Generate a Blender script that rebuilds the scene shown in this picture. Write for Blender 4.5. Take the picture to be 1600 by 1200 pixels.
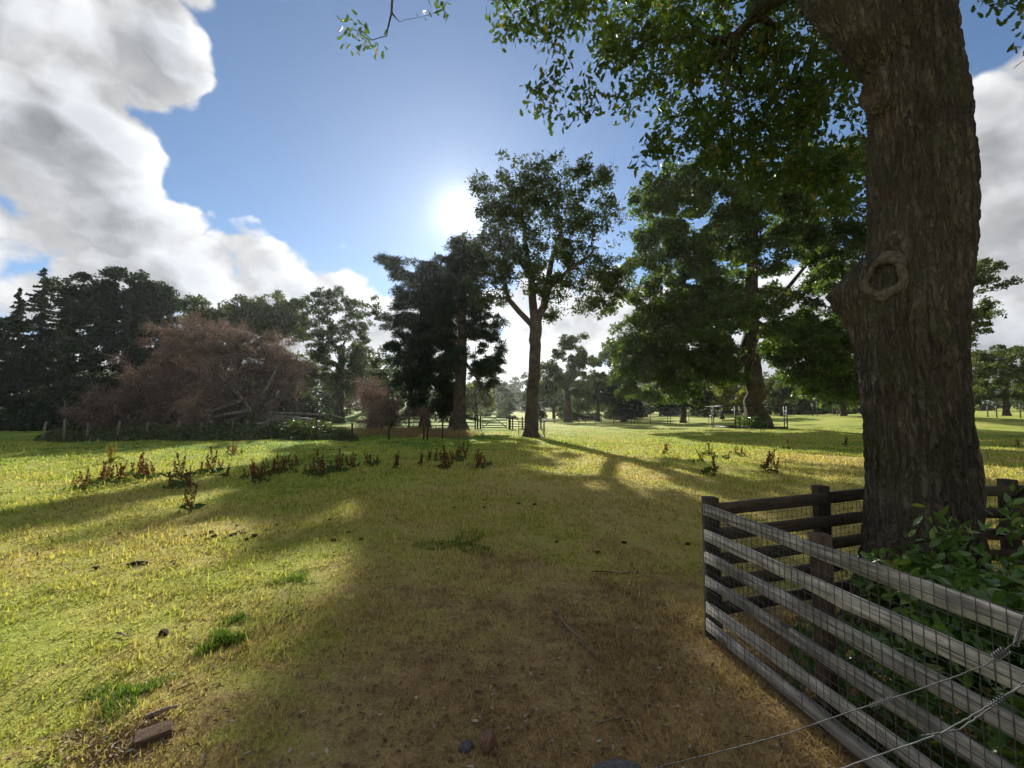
import bpy, math, random
import numpy as np
from mathutils import Vector, Matrix

for o in list(bpy.data.objects):
    bpy.data.objects.remove(o)
sc = bpy.context.scene
COL = sc.collection
R = math.radians

# ------------------------------------------------------------------ camera
F, EYE, PITCH = 700.0, 1.65, math.atan(45 / 700.0)       # focal length in photo pixels, eye height
cam_d = bpy.data.cameras.new('camera')
cam_d.sensor_width = 36.0
cam_d.lens = F * 36.0 / 1600.0
cam_d.clip_start, cam_d.clip_end = 0.05, 9000.0
cam = bpy.data.objects.new('camera', cam_d)
COL.objects.link(cam)
cam.location = (0, 0, EYE)
cam.rotation_euler = (R(90) + PITCH, 0, 0)
sc.camera = cam
CP, SP = math.cos(PITCH), math.sin(PITCH)


def ray(px, py):
    u, v = (px - 800) / F, (600 - py) / F
    return np.array([u, CP - v * SP, SP + v * CP])


def at(px, py, Y):
    """a point seen at photo pixel (px, py), Y metres ahead"""
    r = ray(px, py)
    return np.array([0, 0, EYE]) + r * (Y / r[1])


# ------------------------------------------------------------------ sky, sun, exposure
SUN = ray(722, 335)
SUN /= np.linalg.norm(SUN)
SUN_EL, SUN_AZ = math.asin(SUN[2]), math.atan2(SUN[0], SUN[1])
SUN_STRENGTH, SKY_STRENGTH, EXPOSURE = 4.4, 0.050, 1.35

sc.view_settings.view_transform = 'Standard'
sc.view_settings.look = 'None'
sc.view_settings.exposure = EXPOSURE
sc.view_settings.gamma = 1.0
sc.view_settings.use_curve_mapping = False
sc.render.engine = 'CYCLES'
cy = sc.cycles
cy.use_denoising = True
cy.max_bounces = 5
cy.diffuse_bounces = 2
cy.glossy_bounces = 2
cy.transmission_bounces = 2
cy.use_light_tree = False
cy.transparent_max_bounces = 8
cy.volume_bounces = 0
cy.sample_clamp_indirect = 6.0
cy.caustics_reflective = False
cy.caustics_refractive = False


class NT:
    """a little shorthand for building node trees"""

    def __init__(s, tree):
        s.t = tree
        s.n = tree.nodes
        s.l = tree.links

    def put(s, sock, v):
        if isinstance(v, bpy.types.NodeSocket):
            s.l.new(v, sock)
        elif v is not None:
            if hasattr(sock.default_value, '__len__') and not hasattr(v, '__len__'):
                v = [v] * len(sock.default_value)
            if hasattr(v, '__len__') and len(sock.default_value) == 4 and len(v) == 3:
                v = (*v, 1.0)
            sock.default_value = v

    def node(s, typ, **kw):
        n = s.n.new(typ)
        for k, v in kw.items():
            setattr(n, k, v)
        return n

    def m(s, op, a=None, b=None, c=None, clamp=False):
        n = s.node('ShaderNodeMath', operation=op, use_clamp=clamp)
        for i, v in enumerate((a, b, c)):
            if v is not None:
                s.put(n.inputs[i], v)
        return n.outputs[0]

    def v(s, op, a=None, b=None, scale=None):
        n = s.node('ShaderNodeVectorMath', operation=op)
        if a is not None:
            s.put(n.inputs[0], a)
        if b is not None:
            s.put(n.inputs[1], b)
        if scale is not None:
            s.put(n.inputs['Scale'], scale)
        return n.outputs['Value'] if op in ('DOT_PRODUCT', 'LENGTH', 'DISTANCE') else n.outputs[0]

    def step(s, x, lo, hi, a=0.0, b=1.0):
        n = s.node('ShaderNodeMapRange', interpolation_type='SMOOTHSTEP')
        for i, v in enumerate((x, lo, hi, a, b)):
            s.put(n.inputs[i], v)
        return n.outputs[0]

    def lin(s, x, lo, hi, a=0.0, b=1.0):
        n = s.node('ShaderNodeMapRange')
        for i, v in enumerate((x, lo, hi, a, b)):
            s.put(n.inputs[i], v)
        return n.outputs[0]

    def noise(s, vec, scale, detail=4.0, rough=0.5, dist=0.0, out=0):
        n = s.node('ShaderNodeTexNoise')
        s.put(n.inputs['Vector'], vec)
        s.put(n.inputs['Scale'], scale)
        s.put(n.inputs['Detail'], detail)
        s.put(n.inputs['Roughness'], rough)
        s.put(n.inputs['Distortion'], dist)
        return n.outputs[out]

    def mix(s, f, a, b):
        n = s.node('ShaderNodeMix', data_type='RGBA')
        s.put(n.inputs[0], f)
        s.put(n.inputs[6], a)
        s.put(n.inputs[7], b)
        return n.outputs[2]

    def mul(s, a, b):
        n = s.node('ShaderNodeMix', data_type='RGBA', blend_type='MULTIPLY')
        s.put(n.inputs[0], 1.0)
        s.put(n.inputs[6], a)
        s.put(n.inputs[7], b)
        return n.outputs[2]

    def grey(s, x):
        n = s.node('ShaderNodeCombineColor')
        for i in range(3):
            s.put(n.inputs[i], x)
        return n.outputs[0]


def make_world():
    w = bpy.data.worlds.new('World')
    sc.world = w
    w.use_nodes = True
    w.node_tree.nodes.clear()
    t = NT(w.node_tree)
    sky = t.node('ShaderNodeTexSky', sky_type='NISHITA')
    sky.sun_disc = False
    sky.sun_elevation = SUN_EL
    sky.sun_rotation = SUN_AZ
    sky.altitude = 50
    sky.air_density, sky.dust_density, sky.ozone_density = .75, 0.05, 1.6
    skyc = t.v('SCALE', t.v('MULTIPLY', sky.outputs[0], (.84, .97, 1.03)), scale=SKY_STRENGTH)
    d = t.v('NORMALIZE', t.node('ShaderNodeTexCoord').outputs['Generated'])
    sp = t.node('ShaderNodeSeparateXYZ')
    t.l.new(d, sp.inputs[0])
    x, y, z = sp.outputs
    az = t.m('ARCTAN2', x, y)
    el = t.m('ARCSINE', z)
    # how much of the sky is under cloud: a bank on either side and low cloud all along the horizon
    wob = t.m('MULTIPLY', t.m('SUBTRACT', t.noise(d, 2.6, 4, .55), .5), .55)
    azw = t.m('ADD', az, wob)
    left = t.step(azw, -0.52, -0.76)
    right = t.step(azw, 0.50, 0.80)
    rim = t.step(az, -.15, -.75, R(18), R(24))
    low = t.step(t.m('SUBTRACT', t.m('ADD', el, t.m('MULTIPLY', wob, .45)), rim), R(5), R(-7), 0, .95)
    cov = t.m('MAXIMUM', t.m('MAXIMUM', left, right), low)
    cov = t.m('MULTIPLY', cov, t.step(el, R(88), R(50), .45, 1.0))
    pv = t.v('MULTIPLY', d, (1.0, 1.0, 1.35))

    warp = t.v('SCALE', t.v('SUBTRACT', t.noise(pv, 5.0, 4, .6, out=1), (.5, .5, .5)), scale=.16)

    def puffs(vec):
        q = t.v('ADD', vec, warp)
        tot = t.m('MULTIPLY', t.noise(vec, 2.3, 7, .56), .62)
        for scale, wt in ((6.0, .19), (15.0, .11)):
            vo = t.node('ShaderNodeTexVoronoi', feature='F1')
            t.l.new(q, vo.inputs['Vector'])
            vo.inputs['Scale'].default_value = scale
            tot = t.m('ADD', tot, t.m('MULTIPLY', t.m('SUBTRACT', 1.0, vo.outputs[0]), wt))
        return tot
    n0 = puffs(pv)
    n1 = puffs(t.v('ADD', pv, tuple(0.040 * np.array([SUN[0] + .9, SUN[1] * .3, SUN[2] * 2.2]))))
    thr = t.lin(cov, 0, 1, .70, .315)
    dens = t.m('SUBTRACT', n0, thr)
    alpha = t.step(dens, 0.0, 0.055)
    thick = t.step(dens, 0.02, 0.26)
    lit = t.lin(t.m('SUBTRACT', n0, n1), -0.055, 0.065)
    # clouds are brighter towards the sun, greyer where they are thick
    cosang = t.v('DOT_PRODUCT', d, tuple(SUN))
    ang = t.m('ARCCOSINE', t.m('MINIMUM', cosang, 0.9999999))
    near = t.m('POWER', t.m('MULTIPLY', t.m('ADD', cosang, 1.0), .5), 5.0)
    b = t.m('ADD', t.m('MULTIPLY', lit, .165), t.lin(thick, 0, 1, .185, .080))
    b = t.m('MULTIPLY', b, t.lin(near, 0, 1, .95, 1.4))
    cc = t.mix(thick, (1.0, 1.0, 1.0), (.90, .95, 1.0))
    cloud = t.v('SCALE', cc, scale=b)
    base = t.mix(t.m('MULTIPLY', alpha, .96), skyc, cloud)
    # the bright air round the sun and the sun itself
    g = t.step(ang, R(1.7), R(0.3), 0.0, 14.0)
    for amp, wid in ((.85, 1.25), (.11, 4.5), (.050, 15.0)):
        g = t.m('ADD', g, t.m('MULTIPLY', t.m('EXPONENT', t.m('MULTIPLY', ang, -1 / R(wid))), amp))
    glow = t.v('SCALE', (1.0, .97, .92), scale=g)
    tot = t.v('ADD', base, glow)
    bg = t.node('ShaderNodeBackground')
    t.l.new(tot, bg.inputs[0])
    bg.inputs[1].default_value = 1.0
    out = t.node('ShaderNodeOutputWorld')
    t.l.new(bg.outputs[0], out.inputs[0])


make_world()
sc.world.cycles.sampling_method = 'MANUAL'
sc.world.cycles.sample_map_resolution = 1024
sun_d = bpy.data.lights.new('sun', 'SUN')
sun_d.energy = SUN_STRENGTH
sun_d.angle = R(0.53)
sun_d.color = (1.0, .95, .85)
sun = bpy.data.objects.new('sun', sun_d)
COL.objects.link(sun)
sun.rotation_euler = Vector(-SUN).to_track_quat('-Z', 'Y').to_euler()
sun.location = Vector(SUN) * 60


# ------------------------------------------------------------------ object helpers
def tag(o, label=None, cat=None, group=None, kind=None):
    for k, v in (('label', label), ('category', cat), ('group', group), ('kind', kind)):
        if v:
            o[k] = v
    return o


def empty(name, loc=(0, 0, 0), label=None, cat=None, group=None):
    o = bpy.data.objects.new(name, None)
    COL.objects.link(o)
    o.location = tuple(float(c) for c in loc)
    o.empty_display_size = .2
    return tag(o, label, cat, group)


def link(name, me, mat=None, parent=None, loc=None):
    o = bpy.data.objects.new(name, me)
    COL.objects.link(o)
    if mat is not None and not me.materials:
        me.materials.append(mat)
    if parent is not None:
        o.parent = parent
    if loc is not None:
        o.location = tuple(float(c) for c in loc)
    return o


def mesh_np(name, V, faces, smooth=False):
    """a mesh from an (n,3) array and a list of face arrays (each m x k)"""
    me = bpy.data.meshes.new(name)
    V = np.ascontiguousarray(V, dtype=np.float32)
    if isinstance(faces, np.ndarray):
        faces = [faces]
    faces = [np.asarray(f, dtype=np.int32) for f in faces if len(f)]
    me.vertices.add(len(V))
    me.vertices.foreach_set('co', V.ravel())
    idx = np.concatenate([f.ravel() for f in faces])
    tot = np.concatenate([np.full(len(f), f.shape[1], np.int32) for f in faces])
    start = np.concatenate([[0], np.cumsum(tot)[:-1]]).astype(np.int32)
    me.loops.add(len(idx))
    me.loops.foreach_set('vertex_index', idx)
    me.polygons.add(len(tot))
    me.polygons.foreach_set('loop_start', start)
    me.polygons.foreach_set('loop_total', tot)
    if smooth:
        me.polygons.foreach_set('use_smooth', np.ones(len(tot), bool))
    me.update(calc_edges=True)
    me.validate()
    return me


class MB:
    """collects vertices and faces for ONE mesh"""

    def __init__(s):
        s.V, s.F3, s.F4, s.n = [], [], [], 0

    def add(s, V, F4=None, F3=None):
        V = np.asarray(V, float)
        if F4 is not None and len(F4):
            s.F4.append(np.asarray(F4, int) + s.n)
        if F3 is not None and len(F3):
            s.F3.append(np.asarray(F3, int) + s.n)
        s.V.append(V)
        s.n += len(V)

    def box(s, c, size, rot=None, taper=1.0):
        c, h = np.asarray(c, float), np.asarray(size, float) / 2
        k = np.array([[-1, -1, -1], [1, -1, -1], [1, 1, -1], [-1, 1, -1], [-1, -1, 1], [1, -1, 1], [1, 1, 1], [-1, 1, 1]], float)
        P = k * h
        P[4:, :2] *= taper
        if rot is not None:
            P = P @ np.asarray(rot).T
        s.add(P + c, [[0, 3, 2, 1], [4, 5, 6, 7], [0, 1, 5, 4], [1, 2, 6, 5], [2, 3, 7, 6], [3, 0, 4, 7]])

    def bar(s, a, b, w, h, up=(0, 0, 1)):
        """a rectangular bar from a to b"""
        a, b = np.asarray(a, float), np.asarray(b, float)
        d = b - a
        L = np.linalg.norm(d)
        d = d / L
        u = np.asarray(up, float)
        if abs(d @ u) > .98:
            u = np.array([1.0, 0, 0])
        sd = np.cross(u, d)
        sd /= np.linalg.norm(sd)
        u = np.cross(d, sd)
        s.box((a + b) / 2, (w, L, h), np.stack([sd, d, u], 1))

    def tube(s, P, r, sides=6, cap=True):
        V, F = tube_np(np.asarray(P, float), np.broadcast_to(np.asarray(r, float), (len(P),)), sides)
        n = len(P)
        s.add(V, F)
        if cap:
            base = s.n - len(V)
            c0, c1 = np.asarray(P[0], float), np.asarray(P[-1], float)
            s.V.append(np.array([c0, c1]))
            i = np.arange(sides)
            j = (i + 1) % sides
            s.F3.append(np.stack([np.full(sides, s.n), base + j, base + i], 1))
            s.F3.append(np.stack([np.full(sides, s.n + 1), base + (n - 1) * sides + i, base + (n - 1) * sides + j], 1))
            s.n += 2

    def mesh(s, name, smooth=False):
        f = []
        if s.F4:
            f.append(np.concatenate(s.F4))
        if s.F3:
            f.append(np.concatenate(s.F3))
        return mesh_np(name, np.concatenate(s.V), f, smooth)

    def build(s, name, mat, parent=None, loc=None, smooth=False):
        return link(name, s.mesh(name, smooth), mat, parent, loc)


def tube_np(P, r, sides=6):
    n = len(P)
    T = np.gradient(P, axis=0)
    T /= np.linalg.norm(T, axis=1, keepdims=True) + 1e-9
    ref = np.array([0.31, 0.95, 0.05]) if abs(T[0][2]) > .5 else np.array([0.02, 0.1, 1.0])
    A = np.cross(T, ref)
    A /= np.linalg.norm(A, axis=1, keepdims=True) + 1e-9
    B = np.cross(T, A)
    th = np.arange(sides) * 2 * math.pi / sides
    V = P[:, None, :] + r[:, None, None] * (np.cos(th)[None, :, None] * A[:, None, :] + np.sin(th)[None, :, None] * B[:, None, :])
    i = np.arange(n - 1)[:, None] * sides
    k = np.arange(sides)[None, :]
    k2 = (k + 1) % sides
    Fq = np.stack([i + k, i + k2, i + sides + k2, i + sides + k], -1).reshape(-1, 4)
    return V.reshape(-1, 3), Fq


def copy_tree(o, parent=None):
    c = o.copy()
    COL.objects.link(c)
    c.parent = parent
    for ch in list(o.children):
        copy_tree(ch, c)
    return c


def vnoise(x, y, seed=0):
    """smooth value noise in 2-D, 0..1"""
    x, y = np.asarray(x, float), np.asarray(y, float)
    xi, yi = np.floor(x).astype(np.int64), np.floor(y).astype(np.int64)
    fx, fy = x - xi, y - yi
    fx, fy = fx * fx * (3 - 2 * fx), fy * fy * (3 - 2 * fy)

    def h(a, b):
        n = (a * 374761393 + b * 668265263 + seed * 982451653) & 0x7fffffff
        n = ((n ^ (n >> 13)) * 1274126177) & 0x7fffffff
        return ((n ^ (n >> 16)) & 0xffff) / 65535.0
    return (h(xi, yi) * (1 - fx) + h(xi + 1, yi) * fx) * (1 - fy) + (h(xi, yi + 1) * (1 - fx) + h(xi + 1, yi + 1) * fx) * fy


# ------------------------------------------------------------------ materials
MATS = {}


def mat(name):
    m = bpy.data.materials.new(name)
    m.use_nodes = True
    m.node_tree.nodes.clear()
    MATS[name] = m
    t = NT(m.node_tree)
    out = t.node('ShaderNodeOutputMaterial')
    return m, t, out


def position(t):
    return t.node('ShaderNodeNewGeometry').outputs['Position']


def island(t):
    return t.node('ShaderNodeNewGeometry').outputs['Random Per Island']


def principled(t, col, rough=.8, spec=.3, normal=None, metal=0.0):
    p = t.node('ShaderNodeBsdfPrincipled')
    t.put(p.inputs['Base Color'], col)
    t.put(p.inputs['Roughness'], rough)
    t.put(p.inputs['Specular IOR Level'], spec)
    t.put(p.inputs['Metallic'], metal)
    if normal is not None:
        t.l.new(normal, p.inputs['Normal'])
    return p.outputs[0]


def bump(t, h, strength=.5, dist=.02):
    b = t.node('ShaderNodeBump')
    t.put(b.inputs['Strength'], strength)
    t.put(b.inputs['Distance'], dist)
    t.l.new(h, b.inputs['Height'])
    return b.outputs[0]


def leaf_mat(name, c_dark, c_light, trans=.45, rough=.5, spec=.25, warm=None, warm_amt=0.0, tint=(1.25, 1.2, .55), patch=.35):
    """a leaf: reflects a little, lets the sun through a little; every leaf has its own tone"""
    m, t, out = mat(name)
    rnd = island(t)
    n = t.noise(position(t), patch, 2, .5)
    f = t.m('ADD', t.m('MULTIPLY', rnd, .65), t.m('MULTIPLY', t.m('SUBTRACT', n, .32), 1.1), clamp=True)
    c = t.mix(f, c_dark, c_light)
    if warm:
        c = t.mix(t.step(t.m('FRACT', t.m('MULTIPLY', rnd, 17.3)), 1 - warm_amt, 1.0), c, warm)
    p = principled(t, c, rough, spec)
    tr = t.node('ShaderNodeBsdfTranslucent')
    t.l.new(t.mul(c, tint), tr.inputs[0])
    mx = t.node('ShaderNodeMixShader')
    mx.inputs[0].default_value = trans
    t.l.new(p, mx.inputs[1])
    t.l.new(tr.outputs[0], mx.inputs[2])
    t.l.new(mx.outputs[0], out.inputs[0])
    return m


def bark_mat(name, dark, light, scale=1.0, bdist=.03, stretch=.22, moss=None):
    m, t, out = mat(name)
    tc = t.node('ShaderNodeTexCoord').outputs['Object']
    wv = t.v('SCALE', t.v('SUBTRACT', t.noise(tc, 4 * scale, 4, .6, out=1), (.5, .5, .5)), scale=.17 / scale)
    pv = t.v('MULTIPLY', t.v('ADD', tc, wv), (1, 1, stretch))
    vo = t.node('ShaderNodeTexVoronoi', feature='DISTANCE_TO_EDGE')
    t.l.new(pv, vo.inputs['Vector'])
    vo.inputs['Scale'].default_value = 15 * scale
    crack = t.step(vo.outputs[0], 0.0, .20)
    fur = t.m('ABSOLUTE', t.m('SUBTRACT', t.noise(t.v('MULTIPLY', tc, (1, 1, stretch * .55)), 13 * scale, 3, .55, .5), .5))
    plate = t.m('MULTIPLY', t.lin(crack, 0, 1, .45, 1.0), t.step(fur, .0, .10, .15, 1.0))
    fine = t.noise(pv, 60 * scale, 5, .65)
    big = t.noise(tc, 2.0, 3, .5)
    h = t.m('ADD', plate, t.m('MULTIPLY', fine, .55))
    c = t.mix(t.m('MULTIPLY', t.m('ADD', t.m('MULTIPLY', plate, .6), t.m('MULTIPLY', fine, .55)), 1.0, clamp=True), dark, light)
    c = t.mul(c, t.grey(t.lin(big, .28, .72, .50, 1.35)))
    if moss:
        c = t.mix(t.m('MULTIPLY', t.step(t.noise(tc, 3.1, 5, .6), .48, .7), .6), c, moss)
    p = principled(t, c, .9, .15, bump(t, h, .9, bdist))
    t.l.new(p, out.inputs[0])
    return m


def plain_mat(name, c0, c1, scale=8, rough=.85, spec=.2, stretch=(1, 1, 1), bs=.3, bd=.004, metal=0.0, thr=(.3, .7)):
    m, t, out = mat(name)
    tc = t.v('MULTIPLY', t.node('ShaderNodeTexCoord').outputs['Object'], stretch)
    n = t.noise(tc, scale, 6, .62)
    r = t.node('ShaderNodeObjectInfo').outputs['Random']
    c = t.mix(t.step(n, *thr), c0, c1)
    c = t.mul(c, t.grey(t.lin(r, 0, 1, .82, 1.15)))
    t.l.new(principled(t, c, rough, spec, bump(t, n, bs, bd), metal), out.inputs[0])
    return m


def grass_colour(t):
    """the meadow's own colours, the same for the soil sheet and for the blades that stand on it"""
    p = position(t)
    sp = t.node('ShaderNodeSeparateXYZ')
    t.l.new(p, sp.inputs[0])
    x, y, z = sp.outputs
    p = t.v('MULTIPLY', p, (1, 1, 0))
    n1 = t.noise(p, .23, 3, .55)
    n2 = t.noise(p, 1.1, 3, .6)
    n3 = t.noise(p, 6.0, 3, .6)
    # worn, dry turf near the fence, shade tone mixed into its browns; greener afield
    dx = t.m('MULTIPLY', t.m('SUBTRACT', x, .9), .36)
    dy = t.m('MULTIPLY', t.m('SUBTRACT', y, 1.2), .27)
    near = t.m('SQRT', t.m('ADD', t.m('MULTIPLY', dx, dx), t.m('MULTIPLY', dy, dy)))
    worn = t.step(t.m('ADD', near, t.m('ADD', t.m('MULTIPLY', t.m('SUBTRACT', n2, .5), 1.5), t.m('MULTIPLY', t.m('SUBTRACT', n3, .5), .8))), .55, 1.30, 1.0, 0.0)
    far = t.step(y, 6, 26)
    g = t.m('ADD', t.m('MULTIPLY', n1, .75), t.m('ADD', t.m('MULTIPLY', n2, .5), t.m('MULTIPLY', n3, .22)))
    g = t.m('ADD', g, t.m('SUBTRACT', t.m('ADD', t.m('MULTIPLY', far, .20), t.step(x, .5, -3.0, 0, .12)), t.m('MULTIPLY', worn, .16)))
    green = t.step(g, .66, .98)
    lush = t.step(g, .93, 1.13)
    c = t.mix(green, (.395, .325, .112), (.290, .325, .055))
    c = t.mix(lush, c, (.105, .195, .026))
    c = t.mix(t.m('MULTIPLY', worn, .92), c, t.mix(t.step(t.m('ADD', t.m('MULTIPLY', n3, .5), t.m('MULTIPLY', n2, .5)), .30, .66), (.215, .130, .064), (.40, .275, .128)))  # browns of trodden earth, also painting in the tone of the shade
    return c, worn, n3, p


def make_ground_mat():
    m, t, out = mat('turf')
    c, worn, n3, p = grass_colour(t)
    f = t.noise(p, 48, 5, .7)
    f2 = t.noise(p, 7, 6, .7)
    c = t.mul(c, t.grey(t.lin(f, .25, .75, .55, 1.35)))
    c = t.mix(t.step(f2, .62, .74), c, (.060, .042, .022))
    h = t.m('ADD', f, t.m('MULTIPLY', f2, 2.0))
    t.l.new(principled(t, c, .95, .08, bump(t, h, .8, .035)), out.inputs[0])
    return m


def make_blade_mat():
    m, t, out = mat('grass_blade')
    c, worn, n3, p = grass_colour(t)
    r = island(t)
    c = t.mul(c, t.grey(t.lin(r, 0, 1, .50, 1.60)))
    c = t.mix(t.step(t.m('FRACT', t.m('MULTIPLY', r, 13.7)), .72, 1.0, 0, .8), c, (.50, .405, .17))
    d = principled(t, c, .7, .15)
    tr = t.node('ShaderNodeBsdfTranslucent')
    t.l.new(t.mul(c, (1.15, 1.15, .7)), tr.inputs[0])
    mx = t.node('ShaderNodeMixShader')
    mx.inputs[0].default_value = .42
    t.l.new(d, mx.inputs[1])
    t.l.new(tr.outputs[0], mx.inputs[2])
    t.l.new(mx.outputs[0], out.inputs[0])
    return m


def wood_mat(name, c0, c1, rough=.85):
    """weathered board: grain runs along the board's own Y axis"""
    m, t, out = mat(name)
    tc = t.node('ShaderNodeTexCoord').outputs['Object']
    rn = t.node('ShaderNodeObjectInfo').outputs['Random']
    off = t.node('ShaderNodeCombineXYZ')
    t.put(off.inputs[0], t.m('MULTIPLY', rn, 30))
    q = t.v('ADD', tc, off.outputs[0])
    g = t.noise(t.v('MULTIPLY', q, (40, 2.0, 40)), 1.6, 6, .65, .6)
    blot = t.noise(q, 6, 4, .6)
    kn = t.node('ShaderNodeTexVoronoi')
    t.l.new(t.v('MULTIPLY', q, (1, .4, 1)), kn.inputs['Vector'])
    kn.inputs['Scale'].default_value = 5
    knot = t.step(kn.outputs[0], .05, .11, 1, 0)
    c = t.mix(t.step(g, .3, .72), c0, c1)
    c = t.mul(c, t.grey(t.lin(blot, .28, .72, .55, 1.25)))
    c = t.mul(c, t.grey(t.lin(rn, 0, 1, .68, 1.22)))
    c = t.mix(t.step(t.noise(q, 2.2, 5, .65), .52, .75, 0, .55), c, t.mul(c, (.62, .70, .48)))
    c = t.mix(t.m('MULTIPLY', knot, .75), c, (.03, .022, .015))
    t.l.new(principled(t, c, rough, .2, bump(t, g, .7, .004)), out.inputs[0])
    return m


turf = make_ground_mat()
blade = make_blade_mat()
bark_oak = bark_mat('oak_bark', (.016, .013, .011), (.148, .125, .098), 1.3, .040, .24, (.085, .092, .042))
bark_far = bark_mat('tree_bark', (.035, .028, .022), (.13, .105, .08), .5, .05, .25)
bark_lime = bark_mat('lime_bark', (.040, .031, .020), (.12, .092, .058), .5, .05, .25)
bark_dead = plain_mat('dead_wood', (.06, .052, .045), (.22, .20, .18), 5, .9, .1)
scar_wood = plain_mat('scar_wood', (.050, .042, .033), (.150, .124, .096), 26, .8, .2, bs=.6, bd=.01)
scar_dark = plain_mat('scar_core', (.035, .027, .020), (.13, .10, .075), 16, .9, .1, bs=.7, bd=.012)
board = wood_mat('weathered_board', (.17, .162, .15), (.56, .53, .485))
rail_dark = wood_mat('dark_rail', (.040, .031, .022), (.095, .075, .052))
post_grey = wood_mat('grey_post', (.10, .09, .075), (.27, .24, .20))
post_brown = wood_mat('brown_post', (.045, .032, .022), (.12, .085, .058))
wire_m = plain_mat('galvanised_wire', (.05, .052, .056), (.13, .133, .14), 30, .75, .2)
iron = plain_mat('dark_iron', (.012, .012, .013), (.035, .033, .03), 12, .6, .4)
leaf_oak = leaf_mat('oak_leaf', (.030, .060, .012), (.075, .130, .020), .48, .5, .3, (.20, .16, .03), .10)
leaf_mid = leaf_mat('plane_leaf', (.030, .050, .016), (.065, .095, .026), .35, .6, .2)
leaf_lime = leaf_mat('lime_leaf', (.028, .064, .014), (.095, .150, .030), .52, .5, .25, (.20, .19, .03), .06)
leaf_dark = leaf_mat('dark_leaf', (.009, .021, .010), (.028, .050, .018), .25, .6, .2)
leaf_needle = leaf_mat('needle', (.010, .026, .015), (.032, .056, .024), .18, .6, .2)
leaf_field = leaf_mat('field_leaf', (.035, .062, .016), (.095, .125, .030), .40, .6, .2)
leaf_gold = leaf_mat('golden_leaf', (.075, .095, .018), (.19, .20, .035), .48, .6, .2)
leaf_brown = leaf_mat('dead_leaf', (.078, .056, .052), (.215, .158, .142), .25, .8, .1, (.42, .33, .27), .22, (1.1, .95, .8), patch=.8)
leaf_laurel = leaf_mat('laurel_leaf', (.036, .090, .020), (.120, .215, .045), .32, .24, .5, (.28, .32, .07), .12)
leaf_bramble = leaf_mat('bramble_leaf', (.022, .045, .014), (.075, .110, .035), .3, .5, .35, (.13, .10, .04), .12, patch=.8)
dock_m = leaf_mat('dock_seed', (.080, .036, .020), (.185, .088, .046), .35, .8, .1, tint=(1.2, .8, .5))
dock_y = leaf_mat('yellow_stalk', (.16, .13, .03), (.30, .24, .06), .4, .8, .1)
straw = leaf_mat('straw', (.17, .130, .065), (.36, .285, .15), .4, .8, .1, tint=(1.1, 1.0, .7))
green_blade = leaf_mat('lush_blade', (.060, .130, .020), (.120, .200, .035), .45, .5, .2)
litter_m = leaf_mat('litter', (.075, .044, .022), (.22, .15, .085), .15, .8, .15, (.46, .41, .34), .16, (1, .9, .7), patch=3)
dung = plain_mat('dung', (.012, .009, .006), (.05, .036, .022), 40, .9, .15, bs=.8, bd=.01)
stone_br = plain_mat('brown_stone', (.12, .062, .042), (.26, .15, .11), 16, .85, .2, bs=.6, bd=.008)
stone_dk = plain_mat('grey_stone', (.040, .040, .041), (.11, .112, .115), 14, .8, .25, bs=.6, bd=.008)
brick_m = plain_mat('old_brick', (.075, .048, .034), (.150, .098, .068), 22, .9, .15, bs=.7, bd=.006)
stick_m = wood_mat('dead_stick', (.09, .065, .045), (.30, .23, .17))


# ------------------------------------------------------------------ ground
def gz(x, y):
    x, y = np.asarray(x, float), np.asarray(y, float)
    r = np.hypot(x, y)
    k = np.clip((r - 1.5) / 10, 0, 1)
    z = .045 * (np.sin(.83 * x + .4) * np.sin(.71 * y + 1.1) + .5 * np.sin(1.9 * x + .6 * y)) * (.35 + .65 * k)
    z += .13 * k * np.sin(.16 * x + .5) * np.sin(.13 * y + .2)
    z += 2.6 * np.exp(-((x + 19) / 9.0) ** 2 - ((y - 76) / 12.0) ** 2)             # mound beyond the dead bushes
    z += 1.3 / (1 + np.exp(-(x - 34) / 7.0)) / (1 + np.exp(-(y - 38) / 6.0))         # field climbs to the right
    far = np.clip((r - 140) / 260, 0, 1)
    z += 6 * far * far * (3 - 2 * far)
    z += 5 * np.clip((r - 400) / 1600, 0, 1) * np.sin(x / 260.0 + 1)
    return z - .0


def lumps(x, y):
    return (vnoise(x * 2.3, y * 2.3, 3) - .5) * .035 + (vnoise(x * 7, y * 7, 5) - .5) * .030


def make_ground():
    rad = np.concatenate([[0.25], np.geomspace(.5, 40, 170), np.geomspace(42, 2400, 40)])
    na = 320
    th = np.linspace(0, 2 * math.pi, na, endpoint=False)
    X = np.concatenate([[0], (rad[:, None] * np.sin(th)).ravel()])
    Y = np.concatenate([[0], (rad[:, None] * np.cos(th)).ravel()])
    rr = np.hypot(X, Y)
    Z = gz(X, Y) + lumps(X, Y) * np.clip(1.3 - rr / 25, 0, 1)
    V = np.stack([X, Y, Z], 1)
    i = np.arange(len(rad) - 1)[:, None] * na + 1
    k = np.arange(na)[None, :]
    k2 = (k + 1) % na
    Fq = np.stack([i + k2, i + k, i + na + k, i + na + k2], -1).reshape(-1, 4)
    k = np.arange(na)
    Ft = np.stack([np.zeros(na, int), 1 + k, 1 + (k + 1) % na], 1)[:, [0, 2, 1]]
    o = link('ground', mesh_np('ground', V, [Fq, Ft], True), turf)
    tag(o, 'rough sunlit pasture of short dry and green turf', 'ground', kind='structure')


make_ground()


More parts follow.
